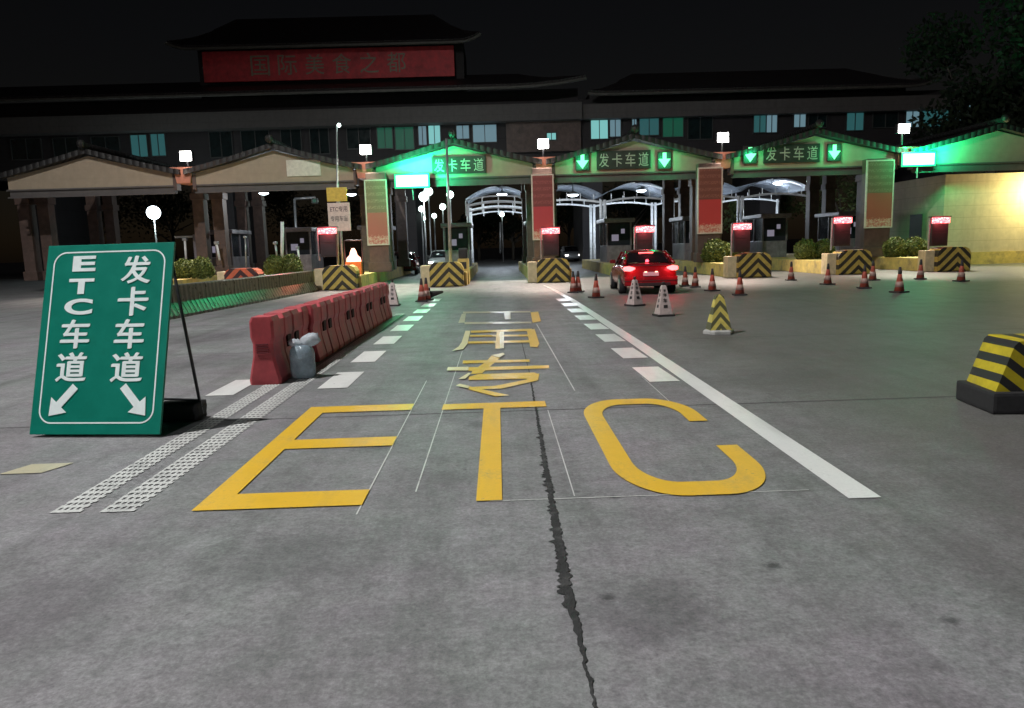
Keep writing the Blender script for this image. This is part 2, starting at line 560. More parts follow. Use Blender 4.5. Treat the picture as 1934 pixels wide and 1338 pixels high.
quads('chalk_line', 'worn_white', [
    [(.83 - .006, 8.25), (.83 + .006, 8.25), (.78 + .01, 15.5), (.78 - .01, 15.5)], rect(-.945, -.935, 4.5, 9.2), rect(-.615, -.605, 4.9, 11.8),
    rect(.455, .463, 4.7, 7.3), rect(-.1, 2.0, 4.655, 4.667), rect(1.735, 1.743, 7.4, 9.0)], Z1)
# lane lines
quads('lane_line', 'white_paint', [[(2.175, 4.47), (2.385, 4.47), (2.36, 12), (2.15, 12)], [(2.15, 12), (2.36, 12), (2.27, 22), (2.09, 22)], [(2.09, 22), (2.27, 22), (2.12, 27), (1.97, 27)], [(1.97, 27), (2.12, 27), (1.95, 30.5), (1.83, 30.5)]], Z2)
dl = []
for k in range(8):
    y = 8.88 + 2.05 * k
    dl.append([(-2.235, y), (-1.87, y), (-1.87, y + 1.17), (-2.235, y + 1.17)])
for k in range(8):
    y = 8.62 + 1.86 * k
    dl.append([(1.76, y), (2.12, y), (2.09, y + 1.07), (1.74, y + 1.07)])
for k in range(4):
    y = 8.55 + 2.3 * k
    dl.append(rect(-3.50, -3.17, y + .1, y + 1.15))
q_ = G(100, 886)
dl.append([(q_.x - .35, q_.y - .12), (q_.x - .02, q_.y - .12), (q_.x + .09, q_.y + .14), (q_.x - .25, q_.y + .14)])
quads('lane_dashes', 'white_paint', dl[:-1], Z2)
quads('yellow_mark', 'faint_paint', dl[-1:], Z2)
# ladder-patterned rumble strips
rs = []
for x0, x1, ya, yb in ((-2.99, -2.79, 4.72, 9.2), (-2.655, -2.43, 4.7, 19.0)):
    y = ya
    i = 0
    while y < yb:
        rs.append(rect(x0, x1, y, y + .05))
        rs.append(rect(x0, x1, y + .095, y + .145))
        for j in range(5):
            xx = x0 + (x1 - x0) * (j + .05) / 5
            rs.append(rect(xx, xx + .02, y + .05, y + .095))
            xx += random.uniform(0, .012)
            rs.append(rect(xx, xx + .016, y + .145, y + .19))
        y += .19
quads('rumble_strip', 'worn_white', rs, Z2)
# the letters E T C
e = [rect(-2.04, -1.85, 4.66, 7.80), rect(-1.85, -.935, 4.66, 4.97), rect(-1.85, -.94, 6.12, 6.42), rect(-1.85, -.94, 7.50, 7.80),
     rect(-.19, -.02, 4.66, 7.45), rect(-.62, .455, 7.45, 7.72)]
def rr(x0, x1, y0, y1, rx, ry, n=12):
    o = []
    for cx, cy, a0 in ((x1 - rx, y1 - ry, 0), (x0 + rx, y1 - ry, 90), (x0 + rx, y0 + ry, 180), (x1 - rx, y0 + ry, 270)):
        for k in range(n + 1):
            a = R(a0 + 90 * k / n)
            o.append((cx + rx * math.cos(a), cy + ry * math.sin(a)))
    return o
oo = [(1.885, 6.62)] + rr(.79, 1.885, 4.62, 7.68, .42, .72) + [(1.885, 5.78)]
ii = [(1.715, 6.62)] + rr(.965, 1.715, 4.90, 7.42, .26, .50) + [(1.715, 5.78)]
for k in range(len(oo) - 1):
    e.append([oo[k], oo[k + 1], ii[k + 1], ii[k]])
quads('road_lettering', 'yellow_paint', e, Z3)
def zm(u, v): return G(840 + u / 6.69, 570 + v / 6.69)
def zpoly(*pts): return [(p.x, p.y) for p in (zm(*q) for q in pts)]
zhuan = [zpoly((225, 790), (1075, 768), (1070, 738), (230, 752)), zpoly((300, 885), (1320, 850), (1315, 812), (300, 838)),
         zpoly((330, 925), (470, 915), (700, 720), (590, 690), (520, 770), (350, 880)),
         zpoly((300, 1000), (1060, 985), (1190, 930), (1130, 905), (420, 925), (310, 960)), zpoly((1040, 1000), (1180, 1000), (1195, 920), (1040, 920)),
         zpoly((720, 1110), (1180, 1005), (1060, 990), (640, 1075), (330, 1090), (380, 1120)), zpoly((310, 1080), (300, 1120), (640, 1210), (820, 1195), (560, 1140))]
yong = [zpoly((640, 545), (640, 603), (700, 603), (700, 392), (655, 392)), zpoly((330, 402), (1100, 378), (1100, 350), (330, 375)),
        zpoly((320, 452), (1090, 447), (1090, 424), (320, 430)), zpoly((295, 540), (1100, 524), (1100, 495), (295, 512)), zpoly((1080, 580), (1170, 585), (1195, 540), (1135, 355), (1035, 365))]
kou = [zpoly((1110, 275), (1215, 255), (1180, 132), (1085, 142))]
quads('road_lettering', 'worn_yellow', zhuan + yong + kou, Z3, .0004)
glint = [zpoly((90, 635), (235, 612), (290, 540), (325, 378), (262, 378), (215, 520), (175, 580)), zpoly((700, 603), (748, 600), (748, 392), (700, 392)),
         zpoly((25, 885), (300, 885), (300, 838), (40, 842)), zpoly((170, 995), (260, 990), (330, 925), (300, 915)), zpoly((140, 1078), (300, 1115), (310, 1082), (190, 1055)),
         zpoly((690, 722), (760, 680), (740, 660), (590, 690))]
quads('road_lettering', 'glint_yellow', glint, Z3 + .007, .0004)  # bright glints on the strokes, put into the paint colour
quads('road_lettering', 'faint_paint', [zpoly((250, 290), (1100, 278), (1090, 258), (250, 262)), zpoly((230, 152), (1085, 140), (1080, 122), (230, 130)), zpoly((170, 275), (250, 270), (270, 152), (215, 160)), zpoly((760, 228), (835, 225), (830, 142), (750, 145))], Z2, .0004)

# ------------------------------------------------------------------ high-mast lamp and an added fill lamp, both beyond the frame
def mast(name, label, x, y, h, head, power, col, angle, target):
    t = thing(name, label, 'lamp', (x, y, 0))
    MB().tube((0, 0, 0), (0, 0, h), .26, .11, 16).build('pole', 'grey_metal', t, True)
    b = MB().box(-.5, .5, -.22, .22, h, h + .22, .05)
    b.build('lamp_head', 'dark_metal', t)
    MB().box(-.42, .42, -.17, .17, h - .03, h - .003).build('diffuser', 'lamp_white', t)
    return lamp(t, 'SPOT', (0, 0, h - .25), power, col, .22, aim((x, y, h), target), angle, .6)
mast('mast_lamp', 'tall floodlight mast standing on the plaza left of the green sign', -13, 6.2, 25, 1, 56000, (1, .985, .97), R(150), (-1, 15, 0))
mast('added_fill_lamp', 'unseen fill lamp added on a grey pole behind the viewer', -5.2, -9, 9.5, 1, 5200, (.97, .985, 1), R(120), (-2.5, 10, .5))  # added to brighten the face of the green sign

# ------------------------------------------------------------------ green direction sign
t = thing('direction_sign', 'green direction board with white lettering and arrows leaning on an A-frame', 'sign', (0, 0, 0))
yaw, wS, hS, th = -.1315, 1.305, 1.834, .2994
br = Vector((-3.154, 6.70, .03))
u = Vector((math.cos(yaw), math.sin(yaw), 0))
nb = Vector((-math.sin(yaw), math.cos(yaw), 0))
vv = nb * math.sin(th) + Vector((0, 0, math.cos(th)))
nn = u.cross(vv)                # front normal
bl = br - u * wS
SM = Matrix(((u.x, vv.x, nn.x, bl.x), (u.y, vv.y, nn.y, bl.y), (u.z, vv.z, nn.z, bl.z), (0, 0, 0, 1)))
MB().box(0, wS, 0, hS, -.028, 0, .006).xform(SM).build('board', 'sign_green', t)
o1 = rr(.075, wS - .075, .10, hS - .07, .13, .13, 8)
o2 = rr(.089, wS - .089, .114, hS - .084, .116, .116, 8)
b = MB()
for k in range(len(o1)):
    k2 = (k + 1) % len(o1)
    b.poly([(*o1[k], .0025), (*o1[k2], .0025), (*o2[k2], .0025), (*o2[k], .0025)])
b.xform(SM).build('border_line', 'sign_white', t)
b = MB()
def put(ch, cu, ft, fb, wd, bold=.006):
    cy = hS * (1 - (ft + fb) / 2)
    for k, (dx, dy) in enumerate(((0, 0), (.0055, .003), (-.0055, -.003)) if bold < .03 else ((0, 0),)):
        text_into(b, ch, wd, hS * (fb - ft), SM @ Matrix.Translation((cu * wS + dx, cy + dy, .0035 + .0004 * k)), bold, .0015)
put('E', .305, .062, .146, .24, .035)
put('T', .297, .185, .268, .26, .035)
put('C', .29, .293, .378, .29, .035)
put('车', .285, .405, .555, .29)
put('道', .28, .578, .728, .30)
put('发', .72, .070, .216, .29)
put('卡', .715, .238, .388, .30)
put('车', .708, .408, .560, .29)
put('道', .71, .582, .732, .31)
b.build('lettering', 'sign_white', t)
for sx, cx in ((-1, .235), (1, .785)):
    a = MB()
    L = Vector((sx * .66, -.75, 0)).normalized()
    q = Vector((-L.y, L.x, 0))
    c0 = Vector((cx * wS, hS * .172, .0035))
    p0, p1, p2 = c0 - L * .18, c0 + L * .05, c0 + L * .19
    shape = [p0 - q * .037, p1 - q * .037, p1 - q * .11, p2, p1 + q * .11, p1 + q * .037, p0 + q * .037]
    a.prism(shape, (0, 0, .003))
    a.xform(SM).build('arrow', 'sign_white', t)
top_back = lambda f: bl + u * (wS * f) + vv * (hS * .93) - nn * .04
for f in (.04, .96):
    ft_ = bl + u * (wS * f) + nb * .78
    ft_.z = .02
    if f > .5: ft_ = Vector((-3.05, 7.44, .02))
    MB().path([top_back(f), ft_], .016).build('leg', 'dark_metal', t, True)
MB().path([bl + nb * .78 + Vector((.05, 0, .2)), Vector((-3.07, 7.42, .2))], .012).build('crossbar', 'dark_metal', t)
for cx, cy, lab in ((-3.24, 7.42, 'black sandbag weighing down the right rear leg of the green sign'), (-4.3, 7.6, 'black sandbag weighing down the left rear leg of the green sign')):
    b = MB().box(cx - .22, cx + .2, cy - .12, cy + .14, .004, .2, .06)
    for v in b.bm.verts:
        v.co += Vector((random.uniform(-.015, .015), random.uniform(-.015, .015), random.uniform(-.02, 0) if v.co.z > .1 else 0))
    tag(b.build('sandbag', 'sand_black', None, True), lab, 'sandbag', 'sandbags behind the green sign')

# ------------------------------------------------------------------ red water-filled barriers
def make_barrier(label):
    t = thing('road_barrier', label, 'barrier', (0, 0, 0), 0, 'red plastic road barriers in a row')
    L, prof = 1.80, [(.195, 0), (.20, .06), (.17, .2), (.135, .36), (.125, .52), (.15, .60), (.15, .80), (.12, .86)]
    full = [(x, z) for x, z in prof] + [(-x, z) for x, z in reversed(prof)]
    b = MB()
    rows = []
    for y, ins, dz in ((0, .03, 0), (.03, 0, 0), (.32, 0, 0), (.34, .012, -.05), (.52, .012, -.05), (.54, 0, 0), (.86, 0, 0), (.88, .02, 0), (.94, .02, 0), (.96, 0, 0), (1.26, 0, 0), (1.28, .012, -.05), (1.46, .012, -.05), (1.48, 0, 0), (1.77, 0, 0), (1.80, .03, 0)):
        rows.append([(x - math.copysign(ins, x), y, z + (dz if z > .84 else 0)) for x, z in full])
    vs = b.grid(rows, True)
    b.bm.faces.new(vs[0])
    b.bm.faces.new(list(reversed(vs[-1])))
    bmesh.ops.recalc_face_normals(b.bm, faces=b.bm.faces)
    b.build('body', 'barrier_red', t)
    for yy in (.62, 1.02):
        for sx in (1, -1):
            MB().box(sx * .132 - .02, sx * .132 + .02, yy, yy + .17, .40, .56, .015).build('forklift_hole', 'hole_dark', t)
    h = MB()
    for z in (.40, .435, .47, .505):
        h.box(-.075, .075, -.012, .04, z, z + .02, .004)
    h.build('coupling_ribs', 'barrier_groove', t)
    return t
BY = [9.30, 11.12, 12.95, 14.72, 16.46]
bl_ = ['weathered red plastic barrier nearest the white bag, with its ribbed end face showing', 'weathered red plastic barrier directly behind the translucent bag', 'pinkish red plastic barrier in the middle of its row', 'red plastic barrier second from the far end of its row', 'red plastic barrier at the far end of its row beside the white cone']
b0 = make_barrier(bl_[0])
b0.location = (-2.99, BY[0], 0)
for i in range(1, 5):
    dup(b0, (-2.99 + .035 * i + (.02 if i % 2 else -.01), BY[i], 0), R(-1.2 + .9 * (i % 2)), bl_[i])
# translucent sack beside it
t = thing('plastic_sack', 'translucent bluish plastic sack standing on the ground beside the red barrier', 'sack', (-2.62, 9.75, .004))
MB().lathe([(.13, 0), (.155, .02), (.165, .12), (.16, .22), (.168, .3), (.155, .37), (.12, .42), (.10, .435)], 20, (0, 0, 0), .02).build('body', 'jug_plastic', t, True)
b = MB()
for (cx, cy, r0, hh, lean) in ((-.06, 0, .075, .10, -.03), (.07, .02, .10, .17, .09)):
    rows = []
    for k in range(6):
        f = k / 5
        rad = r0 * (.75 + .6 * math.sin(PI * f) - .25 * f)
        rows.append([(cx + lean * f + rad * (1 + .22 * math.sin(j * 2.1 + k)) * math.cos(j * PI / 8), cy + rad * .6 * (1 + .2 * math.sin(j * 3.3 + k * 2)) * math.sin(j * PI / 8), .41 + hh * f + .012 * math.sin(j * 1.7)) for j in range(16)])
    vs = b.grid(rows, True)
    b.bm.faces.new(vs[-1])
b.build('crumpled_top', 'bag_plastic', t, True)

# ------------------------------------------------------------------ dark ribbed jersey barriers further left
def make_jersey(label):
    t = thing('jersey_barrier', label, 'barrier', (0, 0, 0), 0, 'dark ribbed barriers on the left')
    L = 1.9
    prof = [(.30, 0), (.30, .08), (.17, .34), (.14, .40), (.125, .84), (.10, .87)]
    full = prof + [(-x, z) for x, z in reversed(prof)]
    b = MB()
    n = 8
    rows = []
    for k in range(n):
        y0 = L * k / n
        for y, i in ((y0 + .02, 0), (y0 + .13, 0), (y0 + .145, .012), (y0 + L / n, .012)):
            rows.append([(x - math.copysign(i if .05 < z < .84 else 0, x), y, z) for x, z in full])
    vs = b.grid(rows, True)
    b.bm.faces.new(vs[0])
    b.bm.faces.new(list(reversed(vs[-1])))
    bmesh.ops.recalc_face_normals(b.bm, faces=b.bm.faces)
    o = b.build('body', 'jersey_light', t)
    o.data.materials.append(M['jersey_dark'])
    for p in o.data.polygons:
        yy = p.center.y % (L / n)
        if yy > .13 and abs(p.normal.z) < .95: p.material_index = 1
    return t
ja, jb = Vector((-9.18, 16.2)), Vector((-7.85, 31.4))
jn = 8
jl = ['dark ribbed barrier mostly hidden behind the green sign', 'dark ribbed barrier whose near end is cut off by the green sign', 'dark ribbed barrier just right of the green sign edge', 'dark ribbed barrier with the brightest green sheen on its foot',
      'dark ribbed barrier behind the near end of the red barriers', 'dark ribbed barrier below the chevron block coloured as if lit red', 'dark ribbed barrier second nearest the toll island nose', 'dark ribbed barrier ending at the yellow and black island nose']
jr = math.atan2(-(jb - ja).x, (jb - ja).y)
j0 = make_jersey(jl[0])
j0.location = (ja.x, ja.y, 0)
j0.rotation_euler = (0, 0, jr)
for k in range(1, jn):
    p = ja.lerp(jb, k / jn)
    dup(j0, (p.x, p.y, 0), jr, jl[k])

# ------------------------------------------------------------------ cones
def orange_cone(label):
    t = thing('traffic_cone', label, 'cone', (0, 0, 0), 0, 'small orange cones between the lanes')
    MB().box(-.19, .19, -.19, .19, .004, .045, .012).build('base', 'cone_black', t)
    MB().lathe([(.135, .045), (.055, .52), (.052, .53)], 20).build('body', 'cone_orange', t, True)
    MB().lathe([(.122, .16), (.0955, .32)], 20).build('reflective_band', 'cone_band', t, True)
    MB().lathe([(.054, .50), (.05, .6), (.034, .72), (.02, .73)], 16).build('cap', 'cone_black', t, True)
    return t
oc = [((797, 570), 'orange cone left of the dashed line, left one of a close pair'), ((806, 568), 'orange cone left of the dashed line, right one of a close pair'),
      ((1083, 553), 'orange cone by the central island nose, left one of a close pair'), ((1092, 552), 'orange cone by the central island nose, right one of a close pair'),
      ((1126, 563), 'lone reddish cone between the solid white line and the red car'), ((1294, 541), 'orange cone directly beside the rear right of the red car'),
      ((1313, 543), 'orange cone a little right of the one beside the red car'), ((1345, 550), 'orange cone third right of the red car, left of the chevron nose'),
      ((1397, 558), 'bright red cone standing in front of a chevron island nose'), ((1494, 530), 'orange cone between the two chevron noses right of the red car'),
      ((1563, 538), 'dull orange cone left of the chevron nose under the red lit display'), ((1632, 545), 'faded orange cone in front of the second chevron nose from the wall'),
      ((1648, 530), 'orange cone half hidden behind the faded one by the chevron nose'), ((1698, 553), 'orange cone alone on the green-lit ground at the right'),
      ((1738, 528), 'orange cone left of the chevron nose nearest the beige wall'), ((1815, 532), 'pale cone in front of the chevron nose nearest the beige wall')]
c0 = None
for (px, py), lab in oc:
    p = G(px, py)
    if c0 is None:
        c0 = orange_cone(lab)
        c0.location = (p.x, p.y, 0)
    else:
        dup(c0, (p.x, p.y, 0), random.uniform(-.4, .4), lab)
def white_cone(label, face):
    t = thing('warning_cone', label, 'cone', (0, 0, 0), 0, 'white square cones with black marks')
    MB().box(-.22, .22, -.22, .22, .004, .05, .012).build('base', 'cone_black', t)
    b = MB()
    rows = [[(s * h, c * h, z) for s, c in ((-1, -1), (1, -1), (1, 1), (-1, 1))] for h, z in ((.175, .05), (.055, .70), (.04, .72))]
    vs = b.grid(rows, True)
    b.bm.faces.new(vs[-1])
    bmesh.ops.recalc_face_normals(b.bm, faces=b.bm.faces)
    b.build('body', 'cone_white', t)
    for q in range(4):
        b = MB()
        for ch, z, s in (('停', .50, .085), ('车', .37, .10), ('禁', .60, .06)) if face else (('路', .5, .09), ('障', .36, .11)):
            hx = .175 - (z - .05) * .12 / .65
            lean = math.atan2(.12, .65)
            m = Matrix.Rotation(q * PI / 2, 4, 'Z') @ Matrix.Translation((0, -hx - .003, z)) @ Matrix.Rotation(PI / 2 - lean, 4, 'X')
            text_into(b, ch, s, s, m, .02, .002)
        h = .155
        m = Matrix.Rotation(q * PI / 2, 4, 'Z')
        d = MB().prism([(-.05, -.152, .20), (.05, -.152, .20), (.05, -.139, .27), (-.05, -.139, .27)], (0, -.004, 0)).xform(m)
        d.build('black_mark', 'cone_black', t)
        b.build('lettering', 'cone_black', t)
    MB().lathe([(.03, .71), (.03, .76), (.045, .765), (.04, .80)], 12).build('ring', 'cone_black', t, True)
    return t
p = G(743, 578)
WS = (.9, .9, .95)
w0 = white_cone('white square cone with black marks past the end of the red barriers', True)
w0.location = (p.x, p.y, 0)
w0.scale = WS
for (px, py), lab, rz in (((1199, 578), 'white square cone with black marks in front of the car plate', .5), ((1253, 597), 'white square cone with black marks nearest the viewer, below the right tail light', .15)):
    p = G(px, py)
    dup(w0, (p.x, p.y, 0), rz, lab)
p = G(1357, 630)
t = thing('chevron_cone', 'yellow and black chevron cone on a pale hexagonal base', 'cone', (p.x, p.y, 0))
MB().lathe([(.28, .004), (.28, .05), (.25, .075)], 6).build('base', 'cone_grey', t)
b = MB()
rows = [[(h * s, h * c, z) for s, c in ((-1, -.8), (1, -.8), (1, .8), (-1, .8))] for h, z in ((.19, .075), (.07, .66), (.03, .70))]
vs = b.grid(rows, True)
b.bm.faces.new(vs[-1])
bmesh.ops.recalc_face_normals(b.bm, faces=b.bm.faces)
b.build('body', 'cone_chevron', t)
p = G(823, 562)
t = thing('fallen_cone', 'dark cone lying on its side by the left chevron island nose', 'cone', (p.x, p.y, .1), .6)
MB().tube((-.3, 0, .0), (.28, 0, .07), .13, .04, 16).build('body', 'cone_black', t, True)
MB().box(-.33, -.30, -.18, .18, -.095, .24, .01).build('base', 'car_trim', t)
# striped block cut off at the right edge of the photograph
t = thing('crash_cushion', 'leaning block with yellow and black diagonal stripes on a black base', 'barrier', (4.52, 6.62, 0), R(-6))
b = MB()
rows = [[(x0, -.05, z), (x0 + .9, -.05, z), (x0 + .9 - (z - .2) * .1, .5, z), (x0 + .02, .5, z)] for x0, z in ((.0, .2), (.10, .5), (.14, .62), (.18, .66))]
vs = b.grid(rows, True)
b.bm.faces.new(vs[-1])
bmesh.ops.recalc_face_normals(b.bm, faces=b.bm.faces)
b.build('striped_block', 'stripe_yellow', t)
MB().box(-.05, .95, -.12, .56, .004, .2, .03).build('base', 'black_rubber', t)

# ------------------------------------------------------------------ toll islands
XI = [-15.2, -10.9, -6.75, -2.2, 2.45, 6.75, 11.05, 15.4, 19.7]
YI = 31.8
def make_island(label):
    t = thing('toll_island', label, 'traffic island', (0, 0, 0), 0, 'toll islands between the lanes')
    MB().box(-1.0, .85, .55, 19, 0, .58, .03).build('kerb_wall', 'yellow_wall', t)
    MB().box(-1.12, -.70, .30, .9, 0, .92, .05).build('shoulder', 'cream_wall', t)
    b = MB()
    arc = [(-.72, 0), (.72, 0), (.72, .78), (.62, .96), (.45, 1.04), (-.45, 1.04), (-.62, .96), (-.72, .78)]
    b.prism([(x, 0, z) for x, z in arc], (0, .85, 0))
    bmesh.ops.bevel(b.bm, geom=[e_ for e_ in b.bm.edges if all(abs(v.co.y) < .01 for v in e_.verts)], offset=.05, segments=2, affect='EDGES')
    b.build('chevron_nose', 'chevron_yellow', t)
    return t
il = ['toll island with yellow kerb wall under the pair of clipped bushes beside the green sign', 'toll island with the chevron nose coloured as if lit red', 'toll island whose chevron nose meets the end of the dark ribbed barriers', 'toll island left of the open lane, with the yellow machine on its nose',
      'central toll island under the red poster, right of the open lane', 'toll island hidden behind the red car', 'toll island right of the red car under the red poster', 'toll island second from the beige wall', 'toll island beside the beige wall']
i0 = None
ISL = []
for k, x in enumerate(XI):
    if i0 is None:
        i0 = make_island(il[0])
        i0.location = (x, YI, 0)
        ISL.append(i0)
    else:
        ISL.append(dup(i0, (x, YI + (1.0 if k == 4 else 0), 0), 0, il[k]))
for o in [o for o in C.objects if o.parent == ISL[1] and o.name.startswith('chevron_nose')]:
    o.data = o.data.copy()
    o.data.materials[0] = M['chevron_redlit']  # yellow stripes turned red to imitate red light falling on this nose
    o['label'] = 'chevron nose coloured as if lit red'

# fee displays on the islands
def make_display(label):
    t = thing('fee_display', label, 'display', (0, 0, 0), 0, 'fee displays with red lit strips')
    MB().box(-.36, .36, 0, .22, 1.06, 2.32, .02).build('cabinet', 'display_black', t)
    b = MB()
    for z0, z1 in ((1.14, 1.62), (1.68, 1.98)):
        b.box(-.30, .30, -.012, 0, z0, z1)
    b.build('screen', 'car_trim', t)
    MB().box(-.40, .40, -.03, -.004, 2.06, 2.31).build('light_strip', 'led_red', t)
    MB().box(-.42, .44, -.06, .26, 2.325, 2.37).build('hood', 'dark_metal', t)
    MB().path([(-.45, .08, .9), (-.45, .08, 2.3)], .04).build('post', 'grey_metal', t)
    lamp(t, 'POINT', (0, -.35, 2.2), 42, (1, .10, .12), .12)
    return t
dl_ = {2: ((618, 435), 'fee display left of the white lane notice board'), 4: ((1040, 435), 'fee display in front of the central red poster'), 5: ((1218, 432), 'fee display above the roof of the red car'),
       6: ((1402, 427), 'fee display right of the second red poster'), 7: ((1592, 415), 'fee display between the clipped bushes at the right'), 8: ((1777, 415), 'fee display in front of the beige wall')}
d0 = None
for k, ((px, py), lab) in dl_.items():
    Y = YI + 1.15 + (1 if k == 4 else 0)
    p = P(px, py, Y)
    z = p.z - 2.22
    if d0 is None:
        d0 = make_display(lab)
        d0.location = (p.x, Y, z)
    else:
        dup(d0, (p.x, Y, z), 0, lab)
# red signal figure on an orange cabinet (left)
p = P(667, 500, 33.4)
t = thing('warning_cabinet', 'orange cabinet topped by a glowing red warning lamp', 'warning light', (p.x, 33.4, 0))
MB().box(-.36, .36, 0, .4, 0, 1.15, .02).build('cabinet', 'orange_plastic', t)
b = MB()
b.lathe([(.33, 1.16), (.31, 1.32), (.17, 1.45), (.13, 1.62), (.06, 1.75)], 14, (0, .2, 0))
b.build('lamp_head', 'red_signal', t, True)
MB().path([(-.4, .25, 0), (-.4, .25, 2.1), (.4, .25, 2.1), (.4, .25, 0)], .03).build('cage', 'dark_metal', t)
lamp(t, 'POINT', (0, -.3, 1.5), 22, (1, .16, .08), .2)

# ------------------------------------------------------------------ canopies
YF = 37.0
XL = [-24.0, -15.0, -6.3, 2.4, 11.15, 20.15, 29.2]
def make_canopy(label, w_, gx):
    t = thing('toll_canopy', label, 'canopy', (0, 0, 0), 0, 'gabled canopies over the toll lanes')
    hw = w_ / 2 - .55
    def ztop(f, hi, lo):          # concave slope from ridge to eave
        return lo + (hi - lo) * max(0.0, 1 - f) ** 1.12
    prof = [(-hw + 2 * hw * k / 24) for k in range(25)]
    def top(x): return ztop(abs(x) / hw, 6.52, 5.62)
    b = MB()
    b.prism([(-hw, 0, 5.02)] + [(hw, 0, 5.02)] + [(x, 0, top(x)) for x in reversed(prof)], (0, .25, 0))
    b.build('gable', 'gable_plaster', t)
    b = MB()
    b.box(-hw, hw, .06, .4, 4.66, 5.015)
    b.box(-hw - .1, hw + .1, -.03, .02, 4.96, 5.03)
    b.box(-hw - .1, hw + .1, .0, .03, 4.62, 4.69)
    b.build('fascia_beam', 'band_plaster', t)
    b = MB()
    hw2 = hw + .45
    pr2 = [(-hw2 + 2 * hw2 * k / 24) for k in range(25)]
    def roof(x): return ztop(min(1, abs(x) / hw2), 6.60, 5.50)
    b.prism([(x, -.35, roof(x)) for x in pr2] + [(x, -.35, roof(x) + .24) for x in reversed(pr2)], (0, 11.6, 0))
    b.build('roof', 'canopy_tile', t)
    b = MB()
    b.tube((0, -.45, 6.98), (0, 11.2, 6.98), .14, .14, 10)
    b.ball((0, -.5, 7.02), .2, 10)
    b.build('ridge', 'canopy_tile', t)
    return t
cl = ['beige gabled canopy at the left edge, above the green sign', 'beige gabled canopy right of the green sign, with a blank pale panel', 'green-lit gabled canopy over the open lane', 'gabled canopy with two green arrows over the red car',
      'gabled canopy with two green arrows in front of the arched shelters', 'vivid green-lit gabled canopy over the beige wall']
for k in range(6):
    xa, xb = XL[k], XL[k + 1]
    t = make_canopy(cl[k], xb - xa, 0)
    t.location = ((xa + xb) / 2, YF, 0)
# lane signs on the gables
def lane_sign(px0, px1, py0, py1, label):
    a, b_ = P(px0, py0, YF - .12), P(px1, py1, YF - .12)
    cx, cz, ww, hh = (a.x + b_.x) / 2, (a.z + b_.z) / 2, b_.x - a.x, a.z - b_.z
    t = thing('lane_sign', label, 'sign', (cx, YF - .12, cz), 0, 'dark lane signs on the gables')
    MB().box(-ww / 2, ww / 2, 0, .09, -hh / 2, hh / 2, .01).build('panel', 'panel_dark', t)
    b = MB()
    for i, ch in enumerate('发卡车道'):
        m = Matrix.Translation(((i - 1.5) * ww * .245, -.004, 0)) @ Matrix.Rotation(PI / 2, 4, 'X')
        text_into(b, ch, ww * .185, hh * .74, m, .004, .003)
    b.build('lettering', 'panel_text', t)
    return t
lane_sign(815, 918, 297, 327, 'dark sign with pale characters on the green-lit gable over the open lane')
lane_sign(1127, 1229, 286, 318, 'dark sign with pale characters between the green arrows above the red car')
lane_sign(1443, 1548, 274, 306, 'dark sign with pale characters on the gable nearest the beige wall')
a, b_ = P(540, 303, YF - .06), P(606, 332, YF - .06)
MBx = MB().box(a.x, b_.x, YF - .06, YF - .01, b_.z, a.z, .01)
tag(MBx.build('blank_panel', 'poster_frame'), 'blank pale panel on the second gable from the left', 'panel')
# green arrows
def make_arrow(label):
    t = thing('lane_arrow', label, 'signal', (0, 0, 0), 0, 'green lane arrows on the gables')
    MB().box(-.34, .34, 0, .12, -.42, .42, .04).build('housing', 'panel_dark', t)
    MB().prism([(-.09, -.004, .36), (-.09, -.004, .06), (-.29, -.004, .06), (0, -.004, -.34), (.29, -.004, .06), (.09, -.004, .06), (.09, -.004, .36)], (0, -.02, 0)).build('arrow', 'arrow_green', t)
    lamp(t, 'POINT', (0, -.35, 0), 60, (.02, 1, .34), .15)
    return t
ar = [((1100, 306), 'green down arrow left of the lane sign over the red car'), ((1255, 303), 'green down arrow right of the lane sign over the red car'), ((1417, 293), 'green down arrow left of the lane sign nearest the beige wall'), ((1576, 288), 'green down arrow right of the lane sign nearest the beige wall')]
a0 = None
for (px, py), lab in ar:
    p = P(px, py, YF - .15)
    if a0 is None:
        a0 = make_arrow(lab)
        a0.location = p
    else: dup(a0, p, 0, lab)
# LED lane panels
def make_led_sign(label):
    t = thing('led_sign', label, 'sign', (0, 0, 0), 0, 'green led panels on the canopies')
    MB().box(-.86, .86, 0, .2, -.36, .36, .03).build('housing', 'panel_dark', t)
    MB().box(-.84, .84, -.012, -.003, -.34, .34).build('bloom_rim', 'led_bloom_rim', t)  # emissive border imitating the green bloom around the panel
    MB().box(-.76, .76, -.03, -.013, -.265, .265, .008).build('panel', 'led_green', t)
    MB().path([(0, .1, -.36), (.02, .1, -.9)], .03).build('bracket', 'grey_metal', t)
    lamp(t, 'POINT', (.1, -.8, .25), 440, (.01, 1, .36), .3)
    lamp(t, 'SPOT', (.3, -.7, .1), 1900, (.01, 1, .36), .3, (R(118), 0, R(-16)), R(140), .8)  # added spot shining back onto the gable; the panel itself emits forward
    return t
p = P(778, 342, YF - .5)
l0 = make_led_sign('glowing green led panel above the small street lamps')
l0.location = p
p = P(1735, 301, YF - .5)
dup(l0, p, 0, 'glowing green led panel above the beige wall corner')
